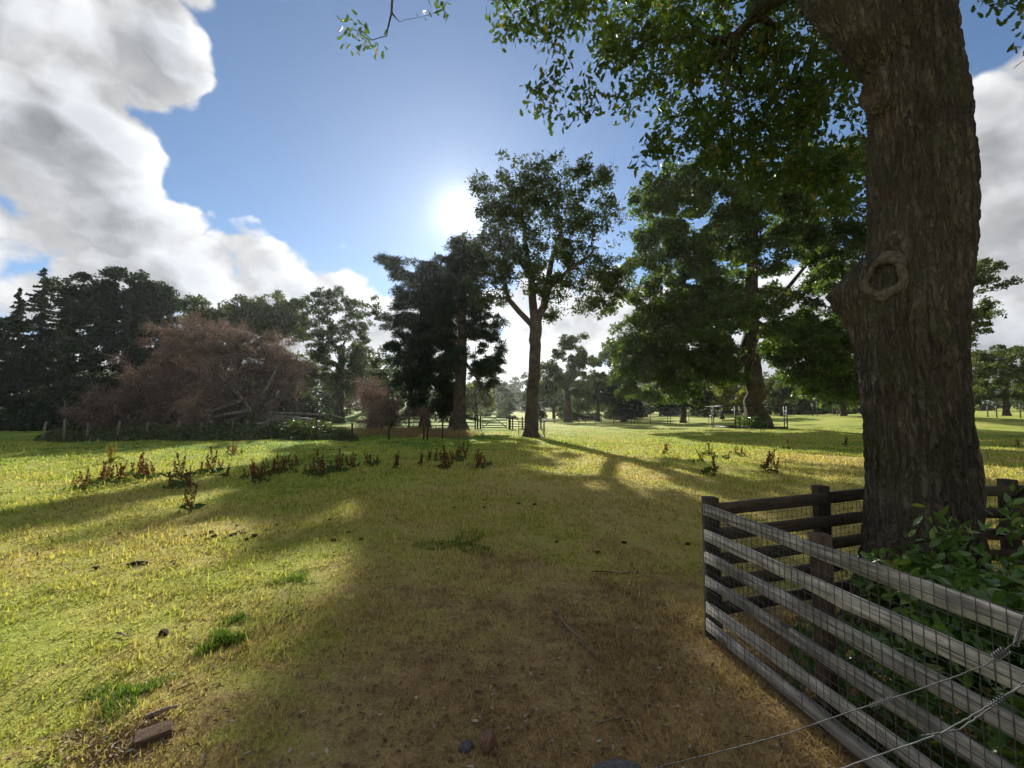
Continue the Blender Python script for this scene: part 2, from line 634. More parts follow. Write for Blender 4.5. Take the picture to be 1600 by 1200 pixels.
def gp(px, py):
    """the point of the ground seen at photo pixel (px, py)"""
    r = ray(px, py)
    tt = EYE / max(-r[2], 0.004)
    for _ in range(25):
        p = r * tt
        h = EYE + p[2] - float(gz(p[0], p[1]))
        tt += h / max(-r[2], .02) * .7
        tt = min(max(tt, .3), 140)
    p = r * tt
    return np.array([p[0], p[1], float(gz(p[0], p[1]) + lumps(p[0], p[1]) * max(0, min(1, 1.3 - math.hypot(p[0], p[1]) / 25)))])


def on_ground(px, Y):
    """ground point in the column of photo pixel px, Y metres ahead"""
    x = (px - 800) / F * Y / CP
    return np.array([x, Y, float(gz(x, Y))])


RNG = np.random.default_rng(7)


def make_grass():
    rng = np.random.default_rng(11)
    N = 560000
    r = np.exp(rng.uniform(math.log(1.25), math.log(48), N))
    th = rng.uniform(-R(57), R(57), N)
    X, Y = r * np.sin(th), r * np.cos(th)
    # thin where the turf is worn, thick in clumps
    cl = vnoise(X * 3.1, Y * 3.1, 21) * .6 + vnoise(X * .9, Y * .9, 22) * .4
    keep = rng.random(N) < np.clip(.25 + 1.25 * cl, 0, 1)
    X, Y, r, cl = X[keep], Y[keep], r[keep], cl[keep]
    n = len(X)
    Z = gz(X, Y) + lumps(X, Y) * np.clip(1.3 - r / 25, 0, 1)
    L = (.010 + .026 * rng.random(n) ** 2) * (.5 + 1.1 * cl) * np.minimum((r / 2.2) ** .6, 3.4)
    L = L * np.where(rng.random(n) < .035, 2.3, 1.0)
    W = (.0024 + .0016 * rng.random(n)) * np.minimum((r / 2.2) ** .9, 9)
    az = rng.uniform(0, 2 * math.pi, n)
    lean = np.clip(rng.normal(.85, .42, n), .05, 1.5)
    d = np.stack([np.sin(lean) * np.cos(az), np.sin(lean) * np.sin(az), np.cos(lean)], 1)
    s = np.stack([-np.sin(az + rng.normal(0, .6, n)), np.cos(az), np.zeros(n)], 1)
    s /= np.linalg.norm(s, axis=1, keepdims=True) + 1e-6
    B = np.stack([X, Y, Z - .004], 1)
    V = np.empty((n, 3, 3))
    V[:, 0] = B - s * W[:, None]
    V[:, 1] = B + s * W[:, None]
    V[:, 2] = B + d * L[:, None]
    o = link('grass', mesh_np('grass', V.reshape(-1, 3), np.arange(3 * n).reshape(-1, 3)), blade)
    tag(o, 'short dry and green grass blades covering the pasture', 'grass', kind='stuff')


make_grass()


# ------------------------------------------------------------------ trees
def unit(v):
    v = np.asarray(v, float)
    return v / (np.linalg.norm(v) + 1e-9)


def leaves_np(C, l, w, rng, up=.5, droop=0.0, axis=None, tri=False):
    """one small leaf at every point of C"""
    n = len(C)
    nor = rng.normal(size=(n, 3))
    nor[:, 2] = np.abs(nor[:, 2]) * (.7 + .5 * up) + .25 * up
    nor /= np.linalg.norm(nor, axis=1, keepdims=True)
    a = rng.normal(size=(n, 3)) if axis is None else axis + rng.normal(size=(n, 3)) * .45
    a[:, 2] -= droop
    a -= nor * np.sum(a * nor, 1, keepdims=True)
    a /= np.linalg.norm(a, axis=1, keepdims=True) + 1e-9
    b = np.cross(nor, a)
    k_ = np.clip(rng.lognormal(-.08, .36, n), .4, 2.0)
    l = (l * k_ * rng.uniform(.85, 1.15, n))[:, None]
    w = (w * k_ * rng.uniform(.8, 1.2, n))[:, None]
    if tri:
        V = np.empty((n, 3, 3))
        V[:, 0] = C - a * l * .5 - b * w * .45
        V[:, 1] = C - a * l * .35 + b * w * .6
        V[:, 2] = C + a * l * .55 - nor * l * .08
        return V.reshape(-1, 3), np.arange(3 * n).reshape(-1, 3)
    V = np.empty((n, 4, 3))
    V[:, 0] = C - a * l * .5
    V[:, 1] = C + b * w * .5 + a * l * .05
    V[:, 2] = C + a * l * .5 - nor * l * .08
    V[:, 3] = C - b * w * .5 + a * l * .05
    return V.reshape(-1, 3), np.arange(4 * n).reshape(-1, 4)


class Skeleton:
    """a trunk and the limbs that reach from it to a cloud of target points"""

    def __init__(s, trunk, rng, wob=.12):
        s.rng, s.wob = rng, wob
        s.pos, s.par, s.rad, s.br = [], [], [], []
        s.chains = []
        for p in trunk:
            s.chain(p)

    def chain(s, pts, parent=-1):
        """fixed limb: list of (x, y, z, radius)"""
        ids = []
        for q in pts:
            s.pos.append(np.array(q[:3], float))
            s.par.append(parent)
            s.rad.append(q[3])
            parent = len(s.pos) - 1
            ids.append(parent)
        s.chains.append(ids)
        return ids

    def reach(s, targets, start=0, zpull=.35, segs=5, sag=0.0, tip=.02):
        targets = np.asarray(targets, float)
        root = np.array(s.pos[start])
        order = np.argsort(np.linalg.norm(targets - root, axis=1))
        cap = len(targets) * segs + len(s.pos) + 10
        P = np.zeros((cap, 3))
        P[:len(s.pos)] = s.pos
        n = len(s.pos)
        depth = np.zeros(cap)
        for i in range(len(s.pos)):
            if s.par[i] >= 0:
                depth[i] = depth[s.par[i]] + np.linalg.norm(s.pos[i] - s.pos[s.par[i]])
        ends = []
        for k in order:
            q = targets[k]
            dv = q - P[start:n]
            dist = np.linalg.norm(dv, axis=1)
            cost = dist + zpull * np.maximum(0, -dv[:, 2]) * 1.6 + .06 * depth[start:n]
            j = int(np.argmin(cost)) + start
            a = P[j]
            par = s.par[j]
            L = np.linalg.norm(q - a)
            pd = unit(a - P[par]) if par >= 0 else np.array([0, 0, 1.0])
            c = a + (pd * .45 + unit(q - a) * .55) * L * .45 + s.rng.normal(size=3) * L * s.wob
            c[2] += sag * L
            ids = [j]
            for m in range(1, segs + 1):
                u = m / segs
                p = (1 - u) ** 2 * a + 2 * u * (1 - u) * c + u * u * q
                if m < segs:
                    p = p + s.rng.normal(size=3) * L * s.wob * .25
                s.pos.append(p)
                s.par.append(ids[-1])
                s.rad.append(None)
                P[n] = p
                depth[n] = depth[ids[-1]] + L / segs
                ids.append(n)
                n += 1
            s.chains.append(ids)
            ends.append(n - 1)
        cnt = np.zeros(n)
        for e in ends:
            cnt[e] += 1
        for i in range(n - 1, -1, -1):
            if s.par[i] >= 0:
                cnt[s.par[i]] += cnt[i]
        for i in range(n):
            if s.rad[i] is None:
                s.rad[i] = tip * 1.35 * max(cnt[i], 1) ** .52
                if s.par[i] >= 0:
                    s.rad[i] = min(s.rad[i], s.rad[s.par[i]] * .92)
        return np.array([s.pos[e] for e in ends]), np.array([unit(s.pos[e] - s.pos[s.par[e]]) for e in ends])

    def mesh(s, skip=0, sides=6, only=None, min_r=0.0):
        mb = MB()
        for c in (s.chains[skip:] if only is None else [s.chains[i] for i in only]):
            P = np.array([s.pos[i] for i in c])
            r = np.array([s.rad[i] for i in c])
            if skip and only is None:
                r[0] = min(r[0], r[1] * 1.25)
            if r.max() < min_r:
                continue
            mb.tube(P, r, sides if r.max() < .12 else sides + 4, cap=False)
        return mb


def sample_blobs(blobs, rng, shell=2.0):
    T = []
    for (c, rad, n) in blobs:
        k = max(1, int(round(n / 4.5)))
        d = rng.normal(size=(k, 3))
        d /= np.linalg.norm(d, axis=1, keepdims=True)
        u = rng.random(k) ** (1 / (shell + 1))
        q = np.asarray(c) + d * u[:, None] * np.asarray(rad)
        w = rng.integers(0, k, n)
        T.append(q[w] + rng.normal(size=(n, 3)) * np.minimum(np.asarray(rad) * .30, .95))
    return np.concatenate(T)


def cloud_leaves(ends, dirs, per, spread, rng, flat=.6, var=.5):
    k = len(ends)
    n = np.maximum((per * rng.uniform(1 - var, 1 + var, k)).astype(int), 3)
    idx = np.repeat(np.arange(k), n)
    s = np.broadcast_to(spread, (k,)) * rng.uniform(.5, 1.0, k)
    off = unit_rows(rng.normal(size=(len(idx), 3))) * (rng.random((len(idx), 1)) ** .5) * .95
    off *= np.array([1, 1, flat])
    # hollow the puffs a little so that the light picks out their upper side
    return ends[idx] + off * s[idx][:, None] - np.array([0, 0, 1]) * (np.linalg.norm(off[:, :2], axis=1) ** 2 * s[idx] * .35)[:, None], idx


def twigs_np(ends, dirs, per, L, r, rng):
    """thin bare twigs fanning out from the branch ends, each a slim two-triangle sliver"""
    idx = np.repeat(np.arange(len(ends)), per)
    n = len(idx)
    d = dirs[idx] * .8 + rng.normal(size=(n, 3)) * .75
    d /= np.linalg.norm(d, axis=1, keepdims=True)
    b = ends[idx] + rng.normal(size=(n, 3)) * L * .22
    l = (L * rng.uniform(.4, 1.2, n))[:, None]
    sd = np.cross(d, rng.normal(size=(n, 3)))
    sd /= np.linalg.norm(sd, axis=1, keepdims=True)
    V = np.empty((n, 3, 3))
    V[:, 0] = b - sd * r
    V[:, 1] = b + sd * r
    V[:, 2] = b + d * l + np.cross(sd, d) * l * .08
    return V.reshape(-1, 3), np.arange(3 * n).reshape(-1, 3)


def px_blobs(lst, D, Y0=None):
    """crown lobes read off the photograph as (px, py, half-width px, half-height px, clusters[, dD, depth m])"""
    out = []
    for b in lst:
        px, py, hw, hh, n = b[:5]
        d = D + (b[5] if len(b) > 5 else 0)
        c = at(px, py, d)
        k = d / F
        out.append((c, (hw * k, (b[6] if len(b) > 6 else hw * k * .9), hh * k), n))
    return out


def trunk_px(lst, D, foot=1.0):
    """trunk axis as (px, py, width px) from the ground up"""
    out = []
    for i, (px, py, w) in enumerate(lst):
        p = at(px, py, D)
        out.append((p[0], p[1], p[2], w * D / F / 2))
    x, y = out[0][0], out[0][1]
    g = float(gz(x, y))
    out[0] = (x, y, g - .15, out[0][3])
    return out


def tree(name, label, D, trunk, blobs, leaf, bark, seed, per=120, spread=1.6, ll=.22, lw=.14, flat=.6, tip=.022, cat='tree', group=None,
         limbs=(), attach=None, up=.5, droop=0.0, needle=False, twig=0, shell=2.0, zpull=.35, segs=5, sides=6, sag=0.0, wob=.12, dense=1.8, many=2.4):
    rng = np.random.default_rng(seed)
    tr = trunk_px(trunk, D)
    base = np.array(tr[0][:3])
    root = empty(name, base, label, cat, group)
    pts = np.array([t[:3] for t in tr])
    # refine the trunk so that the limbs find places to leave it
    T = []
    for i in range(len(tr) - 1):
        for u in np.linspace(0, 1, 5)[:-1]:
            T.append(tuple(np.array(tr[i]) * (1 - u) + np.array(tr[i + 1]) * u))
    T.append(tr[-1])
    T = [tuple(np.array(q) + (np.append(rng.normal(size=2) * q[3] * .10, [0, 0]) if 0 < i < len(T) - 1 else 0)) for i, q in enumerate(T)]
    sk = Skeleton([T], rng, wob)
    a0 = attach if attach is not None else int(len(T) * .55)
    for lm in limbs:
        # limb: index on trunk (0..1), then (px, py, width px, dD)
        j = int(lm[0] * (len(T) - 1))
        pp = [(*at(q[0], q[1], D + (q[3] if len(q) > 3 else 0)), q[2] * D / F / 2) for q in lm[1:]]
        pp = [(*sk.pos[j], min(pp[0][3] * 1.15, sk.rad[j]))] + pp
        fine = []
        for i in range(len(pp) - 1):
            for u in np.linspace(0, 1, 4)[:-1]:
                fine.append(tuple(np.array(pp[i]) * (1 - u) + np.array(pp[i + 1]) * u))
        fine.append(pp[-1])
        sk.chain(fine[0:], j)
    tg = sample_blobs([(c_, r_, int(n_ * many)) for c_, r_, n_ in px_blobs(blobs, D)], rng, shell)
    ends, dirs = sk.reach(tg, a0, zpull, segs, sag, tip)
    off = -base
    mbt = sk.mesh(only=[0], sides=12)
    # the flare of the roots
    V = np.concatenate(mbt.V) + off
    h = V[:, 2]
    ax = np.array([np.interp(h, pts[:, 2] - base[2], pts[:, i] - base[i]) for i in (0, 1)]).T
    th = np.arctan2(V[:, 1] - ax[:, 1], V[:, 0] - ax[:, 0])
    fl = 1 + (.45 + .18 * np.sin(th * 5 + seed)) * np.exp(-np.maximum(h, 0) / (tr[0][3] * 1.1))
    V[:, :2] = ax + (V[:, :2] - ax) * fl[:, None] * (1 + .06 * np.sin(th * 3 + h * .7 + seed)[:, None])
    mbt.V = [V]
    mbt.build('trunk', bark, root, smooth=True)
    mbl = sk.mesh(skip=1, sides=5)
    mbl.V = [v + off for v in mbl.V]
    mbl.build('limbs', bark, root, smooth=True)
    C, idx = cloud_leaves(ends, dirs, per * dense / many, spread * .62, rng, flat)
    if needle:
        out = C - ends[idx]
        ax = unit_rows(out) * .6 + dirs[idx] * .8
        V, Fc = leaves_np(C + off, ll, lw, rng, up, droop, ax, tri=True)
    else:
        V, Fc = leaves_np(C + off, ll, lw, rng, up, droop, tri=True)
    link('crown', mesh_np('crown', V, Fc), leaf, root)
    if twig:
        V, Fc = twigs_np(ends + off, dirs, twig, spread * .6, .012, rng)
        link('twigs', mesh_np('twigs', V, Fc), bark, root)
    return root


def unit_rows(a):
    return a / (np.linalg.norm(a, axis=1, keepdims=True) + 1e-9)


# the tall bare-stemmed tree in the middle of the field
tree('field_tree', 'tall forked tree with long bare trunk and round crown inside iron guard', 33,
     [(830, 681, 21), (829, 640, 19), (835, 590, 18), (837, 540, 18), (836, 505, 20)],
     [(825, 300, 58, 48, 30), (785, 325, 36, 46, 18), (880, 315, 55, 52, 26), (845, 355, 90, 60, 34), (925, 330, 34, 55, 16),
      (765, 390, 36, 36, 16), (810, 420, 60, 40, 18), (900, 400, 70, 52, 28), (950, 420, 30, 40, 13), (930, 460, 40, 22, 11),
      (775, 440, 40, 30, 11), (865, 450, 40, 28, 10), (875, 490, 22, 10, 3), (752, 292, 14, 20, 5), (965, 440, 22, 26, 9), (935, 275, 16, 18, 5), (905, 265, 16, 12, 5)],
     leaf_mid, bark_far, 101, per=215, spread=1.35, ll=.20, lw=.12, flat=.75, tip=.026, attach=17, twig=4, dense=.72, many=3.2,
     limbs=[(.98, (812, 488, 9), (795, 468, 8), (785, 430, 7, -1), (770, 400, 5, -1)),
            (1.0, (832, 470, 13), (830, 430, 11), (822, 390, 8, 1), (815, 330, 5, 1)),
            (1.0, (850, 478, 12), (856, 440, 11), (862, 405, 8), (880, 350, 5, 1)),
            (.98, (858, 450, 8, -.5), (885, 425, 6, -1), (920, 400, 5, -1.5)),
            (1.0, (828, 430, 8, 1.5), (805, 400, 6, 2.5), (790, 360, 4, 3))])

# the broad lime on the right, its skirts almost to the grass
tree('lime_tree', 'broad lime tree with dense drooping crown inside the large square guard', 43,
     [(1184, 674, 34), (1180, 640, 27), (1178, 590, 26), (1172, 540, 24), (1172, 470, 20), (1176, 400, 15), (1182, 310, 8)],
     [(1175, 300, 110, 62, 50), (1065, 330, 62, 62, 30), (1280, 300, 90, 80, 34), (1040, 430, 62, 70, 40), (1130, 420, 90, 80, 44),
      (1250, 420, 110, 90, 50), (1330, 430, 60, 110, 28), (1010, 520, 48, 52, 30), (1085, 520, 62, 52, 34), (1000, 575, 40, 36, 20), (1065, 585, 52, 40, 26),
      (1120, 560, 30, 34, 14), (1240, 530, 42, 42, 22), (1290, 545, 62, 56, 30), (1345, 560, 40, 50, 16), (1175, 500, 60, 40, 18, -4), (1030, 290, 30, 22, 9), (1300, 595, 48, 26, 14), (1235, 578, 26, 18, 7)],
     leaf_lime, bark_lime, 102, per=235, spread=2.2, ll=.27, lw=.18, dense=2.3, flat=.6, tip=.030, attach=11, shell=2.6,
     limbs=[(.62, (1140, 480, 8, 1), (1090, 430, 5, 2)), (.60, (1215, 470, 8, 2), (1255, 420, 5, 3)), (.5, (1205, 500, 9, 3), (1240, 460, 5, 4))])

# the two old pines under the sun
tree('black_pine', 'dense dark pine with shelving boughs beside the lone conifer trunk', 46,
     [(664, 668, 15), (662, 600, 13), (660, 520, 11), (662, 440, 6), (664, 415, 3)],
     [(672, 425, 30, 16, 16), (655, 455, 38, 24, 22), (665, 500, 52, 30, 30), (655, 545, 46, 28, 26), (650, 590, 42, 26, 22), (665, 625, 40, 24, 18), (690, 470, 40, 45, 26), (690, 560, 34, 60, 24),
      (618, 412, 18, 8, 5), (604, 405, 8, 6, 3), (632, 428, 12, 7, 3), (628, 470, 10, 12, 4), (617, 545, 10, 8, 4), (640, 640, 22, 12, 6), (694, 620, 14, 26, 8)],
     leaf_needle, bark_far, 103, per=280, spread=1.9, ll=.36, lw=.075, flat=.50, tip=.028, attach=4, up=.4, needle=True, zpull=.1, limbs=[(.8, (640, 428, 5), (618, 415, 4), (603, 404, 3))])
tree('lone_conifer', 'tall conifer with thick straight bare trunk and ragged drooping boughs', 43,
     [(716, 672, 26), (717, 640, 19), (720, 580, 16), (722, 500, 14), (721, 430, 9), (722, 376, 4)],
     [(724, 384, 10, 11, 13), (736, 390, 18, 13, 10), (722, 412, 34, 24, 22), (706, 444, 30, 30, 18), (738, 440, 40, 34, 20), (755, 485, 30, 22, 13), (758, 530, 22, 24, 11), (770, 570, 20, 16, 9), (745, 580, 24, 16, 9), (700, 500, 22, 45, 14),
      (765, 600, 9, 10, 3), (708, 570, 16, 26, 8), (783, 545, 6, 9, 2), (738, 520, 20, 40, 12), (714, 402, 6, 10, 6), (745, 398, 20, 16, 9)],
     leaf_needle, bark_far, 104, per=190, spread=1.5, ll=.40, lw=.07, flat=.5, tip=.026, attach=8, up=.3, droop=.5, needle=True, zpull=.0, twig=8,
     limbs=[(.45, (745, 590, 5, -1), (758, 610, 4, -1.5), (768, 622, 2, -1.5))])

# the wood on the left
def spired_conifer():
    D = 50
    rng = np.random.default_rng(105)
    base = on_ground(72, D)
    root = empty('spired_conifer', base, 'dark conifer with two ragged spires rising over the paling fence', 'tree')
    tops = [(at(70, 419, D) - base, 1.0), (at(99, 432, D) - base + [0, .6, 0], .8), (at(38, 452, D) - base + [0, -.5, 0], .7), (at(12, 500, D) - base, .7)]
    leaves, axes = [], []
    lim = MB()
    for top, k in tops:
        foot = np.array([top[0] * .45, top[1] * .45, -.1])
        P = np.array([foot, (foot + top) / 2 + [top[0] * .2, 0, 0], top])
        mb = MB()
        mb.tube(P, [.42 * k, .25 * k, .02], 10)
        mb.build('trunk', bark_far, root, smooth=True)
        H = top[2]
        for tt in np.linspace(.12, .995, int(H * 7.5)):
            c = (1 - tt) ** 2 * P[0] + 2 * tt * (1 - tt) * P[1] + tt * tt * P[2]
            L = (.22 + (1 - tt) * H * .36 * k) * rng.uniform(.55, 1.15)
            L = min(L, 4.2)
            a = rng.uniform(0, 6.283)
            d = np.array([math.cos(a), math.sin(a), 0])
            u = np.linspace(0, 1, 5)
            br = c + d * (L * u)[:, None] + np.array([0, 0, 1]) * (L * (.18 * u - .45 * u ** 2 + .25 * u ** 4))[:, None]
            lim.tube(br, np.linspace(.05, .012, 5), 4, False)
            m = int(14 + 70 * L)
            q = rng.random(m) ** .8
            pt = np.stack([np.interp(q, u, br[:, e]) for e in range(3)], 1)
            sd = np.array([-d[1], d[0], 0])
            w = rng.normal(size=m) * .17 * L * (1.15 - q)
            pt = pt + sd * w[:, None] + np.array([0, 0, -1]) * (np.abs(w) * .35 + .10 * rng.random(m))[:, None]
            leaves.append(pt)
            axes.append(d * .9 + sd * np.sign(w)[:, None] * .6 + np.array([0, 0, -.45]))
    lim.build('limbs', bark_far, root, smooth=True)
    V, Fc = leaves_np(np.concatenate(leaves), .32, .11, rng, .3, .2, np.concatenate(axes), tri=True)
    link('crown', mesh_np('crown', V, Fc), leaf_needle, root)


spired_conifer()
tree('dark_beech', 'round topped dark beech behind the left end of the fallen tree', 48,
     [(195, 672, 20), (196, 620, 17), (197, 560, 14), (197, 500, 8)],
     [(200, 452, 48, 24, 24), (160, 475, 50, 34, 26), (245, 480, 42, 40, 24), (200, 520, 82, 50, 48), (150, 570, 60, 50, 34), (235, 570, 60, 50, 34), (190, 620, 70, 30, 26), (120, 630, 40, 26, 14)],
     leaf_dark, bark_far, 106, per=240, spread=1.9, ll=.26, lw=.18, tip=.028, attach=5)
tree('dark_yew', 'low dark yew filling the edge of the wood at far left', 52,
     [(-30, 672, 18), (-30, 620, 15), (-30, 560, 10)],
     [(-20, 520, 46, 32, 26), (-30, 570, 70, 50, 40), (20, 600, 44, 40, 24), (-110, 540, 70, 70, 40), (-110, 610, 60, 40, 26), (15, 640, 60, 22, 20)],
     leaf_dark, bark_far, 107, per=210, spread=1.9, ll=.28, lw=.18, tip=.026, attach=3)
tree('wood_edge_tree', 'green tree showing its top above the brown fallen crown', 62,
     [(335, 665, 14), (335, 600, 12), (335, 540, 9)],
     [(330, 490, 50, 26, 26), (300, 530, 46, 40, 22), (370, 520, 50, 44, 26), (330, 580, 70, 40, 30), (400, 490, 34, 26, 16)],
     leaf_field, bark_far, 108, per=150, spread=2.2, ll=.34, lw=.22, tip=.03, attach=4)
tree('wood_edge_tree', 'olive green tree between fallen crown and airy round tree', 66,
     [(430, 664, 14), (430, 600, 12), (430, 540, 9)],
     [(430, 490, 40, 26, 22), (400, 520, 40, 40, 20), (450, 530, 40, 44, 22), (425, 585, 60, 40, 28), (455, 485, 22, 18, 8)],
     leaf_field, bark_far, 109, per=150, spread=2.2, ll=.34, lw=.22, tip=.03, attach=4)
tree('airy_tree', 'airy round tree with dark trunk standing on the sunlit mound', 60,
     [(530, 664, 15), (531, 630, 12), (532, 590, 11), (536, 540, 8)],
     [(535, 475, 32, 22, 13), (500, 485, 26, 24, 10), (575, 500, 30, 30, 12), (520, 530, 46, 34, 20), (570, 550, 36, 26, 13), (505, 580, 44, 26, 20), (550, 600, 44, 22, 16), (600, 580, 16, 14, 4), (490, 545, 20, 40, 12)],
     leaf_mid, bark_far, 110, per=125, spread=1.7, ll=.28, lw=.18, tip=.030, attach=7, twig=5)

# trees across the field
tree('park_oak', 'spreading grey-green oak across the field behind the forked tree', 78,
     [(888, 658, 11), (888, 635, 8), (886, 605, 7)],
     [(880, 540, 22, 14, 9), (868, 570, 20, 22, 10), (900, 570, 26, 26, 13), (885, 600, 36, 20, 14), (845, 598, 20, 12, 6), (850, 612, 12, 10, 4), (915, 615, 22, 16, 8)],
     leaf_field, bark_far, 111, per=170, spread=2.0, ll=.36, lw=.24, tip=.034, attach=5)
tree('park_tree', 'hazy green tree with slim trunk beside the grey-green oak', 84,
     [(935, 656, 6), (935, 630, 5), (935, 605, 4)],
     [(935, 560, 26, 18, 10), (925, 590, 24, 22, 10), (950, 595, 26, 26, 12), (938, 620, 30, 14, 9)],
     leaf_field, bark_far, 112, per=170, spread=2.2, ll=.38, lw=.26, tip=.034, attach=4)
tree('dark_holly', 'very dark evergreen under the left skirt of the lime', 74,
     [(975, 660, 8), (975, 640, 7), (975, 610, 5)],
     [(975, 580, 20, 22, 14), (970, 615, 26, 24, 18), (985, 640, 22, 12, 10)],
     leaf_dark, bark_far, 113, per=140, spread=2.0, ll=.36, lw=.24, tip=.03, attach=3)
tree('dark_holly', 'dark evergreen with short trunk left of the golden tree', 66,
     [(1068, 662, 9), (1068, 640, 8), (1068, 612, 6)],
     [(1066, 590, 28, 24, 16), (1080, 620, 26, 22, 16), (1050, 620, 22, 20, 12)],
     leaf_dark, bark_far, 114, per=140, spread=2.0, ll=.34, lw=.22, tip=.03, attach=3)
tree('golden_tree', 'small golden green tree seen left of the lime trunk', 72,
     [(1128, 660, 6), (1128, 640, 5), (1128, 620, 4)],
     [(1130, 600, 26, 18, 14), (1118, 625, 26, 16, 14), (1148, 620, 20, 18, 10)],
     leaf_gold, bark_far, 115, per=120, spread=2.0, ll=.34, lw=.22, tip=.03, attach=3)
tree('park_tree', 'mid green tree seen right of the lime trunk', 80,
     [(1222, 654, 6), (1222, 635, 5), (1222, 615, 4)],
     [(1222, 600, 22, 18, 12), (1240, 612, 24, 18, 12), (1208, 622, 20, 16, 9)],
     leaf_field, bark_far, 116, per=110, spread=2.2, ll=.36, lw=.24, tip=.03, attach=3)
tree('park_tree', 'bright green tree with low boughs just left of the oak trunk', 62,
     [(1318, 650, 8), (1318, 630, 7), (1318, 600, 5)],
     [(1310, 575, 40, 30, 20), (1335, 600, 34, 26, 16), (1285, 605, 28, 20, 12), (1340, 560, 30, 30, 14)],
     leaf_lime, bark_far, 117, per=130, spread=2.0, ll=.34, lw=.22, tip=.03, attach=3)
tree('park_tree', 'flat topped tree at the right edge beyond the pale posts', 66,
     [(1572, 642, 8), (1572, 620, 7), (1572, 595, 5)],
     [(1572, 556, 38, 16, 16), (1550, 585, 36, 22, 16), (1600, 590, 36, 26, 16), (1570, 615, 46, 16, 14), (1640, 575, 34, 34, 14)],
     leaf_field, bark_far, 118, per=120, spread=1.9, ll=.34, lw=.22, tip=.03, attach=3)
tree('park_tree', 'tall tree almost hidden behind the oak trunk', 52,
     [(1470, 650, 14), (1470, 600, 12), (1472, 520, 8)],
     [(1480, 440, 50, 40, 24), (1440, 500, 50, 50, 22), (1500, 520, 34, 50, 18), (1530, 428, 18, 14, 7), (1532, 485, 12, 18, 5), (1455, 590, 70, 40, 30)],
     leaf_field, bark_far, 119, per=130, spread=1.7, ll=.28, lw=.18, tip=.03, attach=4)
tree('sunlit_tree', 'pale sunlit tree behind the conifer trunk by the gate', 88,
     [(744, 652, 6), (744, 630, 5), (744, 615, 4)],
     [(742, 608, 16, 18, 9), (752, 630, 16, 16, 9), (732, 628, 14, 18, 7), (760, 618, 10, 16, 5)],
     leaf_gold, bark_far, 120, per=110, spread=2.0, ll=.40, lw=.26, tip=.03, attach=3)
tree('wood_edge_tree', 'grey-green tree in the gap between airy tree and dark pine', 80,
     [(600, 650, 7), (600, 630, 6), (600, 600, 4)],
     [(598, 590, 26, 22, 12), (580, 620, 24, 20, 10), (615, 620, 24, 20, 10), (622, 585, 16, 24, 8)],
     leaf_field, bark_far, 121, per=110, spread=2.2, ll=.38, lw=.25, tip=.03, attach=3)

# far trees in the haze: two shapes, copied
def far_tree(seed, H=14.0, Wd=6.0, leaf=leaf_field):
    rng = np.random.default_rng(seed)
    root = empty('far_tree')
    sk = Skeleton([[(0, 0, -.6, .5), (.1, 0, H * .2, .42), (0, .1, H * .4, .3), (0, 0, H * .6, .2)]], rng)
    bl = [((0, 0, H * .78), (Wd * .6, Wd * .6, H * .2), 16), ((Wd * .4, 0, H * .55), (Wd * .5, Wd * .6, H * .22), 14), ((-Wd * .4, 0, H * .55), (Wd * .5, Wd * .6, H * .22), 14),
          ((0, -Wd * .4, H * .45), (Wd * .7, Wd * .5, H * .2), 14), ((0, 0, H * .3), (Wd * .8, Wd * .7, H * .14), 16), ((0, 0, H * .13), (Wd * .85, Wd * .75, H * .10), 14)]
    ends, dirs = sk.reach(sample_blobs(bl, rng), 1, .3, 4, 0, .05)
    sk.mesh(only=[0], sides=8).build('trunk', bark_far, root, smooth=True)
    C, idx = cloud_leaves(ends, dirs, 75, 2.2, rng, .6)
    V, Fc = leaves_np(C, .60, .42, rng, tri=True)
    link('crown', mesh_np('crown', V, Fc), leaf, root)
    return root


FAR = [far_tree(201), far_tree(202, 15, 7.5, leaf_mid), far_tree(203, 12, 7, leaf_field)]
FAR_USED = [False] * 3


def put_far(px, D, s, k, label, group):
    o = FAR[k] if not FAR_USED[k] else copy_tree(FAR[k])
    FAR_USED[k] = True
    g = on_ground(px, D)
    o.location = tuple(float(c) for c in g)
    o.rotation_euler = (0, 0, RNG.uniform(0, 6.28))
    o.scale = (s * RNG.uniform(.9, 1.15), s * RNG.uniform(.9, 1.15), s)
    tag(o, label, 'tree', group)


HAZY = 'hazy grey tree of the distant wood below the sun'
for i, px in enumerate(range(690, 1030, 13)):
    put_far(px + RNG.uniform(-5, 5), (310 if i % 2 else 260) + RNG.uniform(-25, 25), RNG.uniform(1.0, 1.45), i % 3, HAZY, 'distant wood beyond the gate')
for i, px in enumerate((700, 728, 846, 862, 905, 922, 948, 962, 985, 1002, 1030, 1052, 1092, 1108, 1150, 1205, 1250, 1272, 1300, 1330)):
    put_far(px + RNG.uniform(-4, 4), 98 + RNG.uniform(-6, 26), RNG.uniform(.55, .80), (i * 2) % 3, 'leafy tree in the belt of trees behind the iron deer fence', 'tree belt behind the deer fence')
put_far(779, 150, .82, 1, 'rounded hazy tree standing alone behind the field gate', 'hazy trees behind the gate')
put_far(792, 118, .42, 2, 'small pale bush-like tree just above the field gate', 'hazy trees behind the gate')
for i, px in enumerate(list(range(1010, 1360, 24)) + list(range(1530, 1660, 26))):
    put_far(px, 125 + RNG.uniform(-14, 40), RNG.uniform(.62, .95), i % 3, 'distant tree of the far hedgerow behind the wire deer fence', 'far hedgerow on the right')
for i, px in enumerate(range(-90, 700, 44)):
    put_far(px, 105 + RNG.uniform(-10, 30), RNG.uniform(.9, 1.25), i % 3, 'tree standing deep in the wood behind the fallen tree', 'trees inside the left wood')


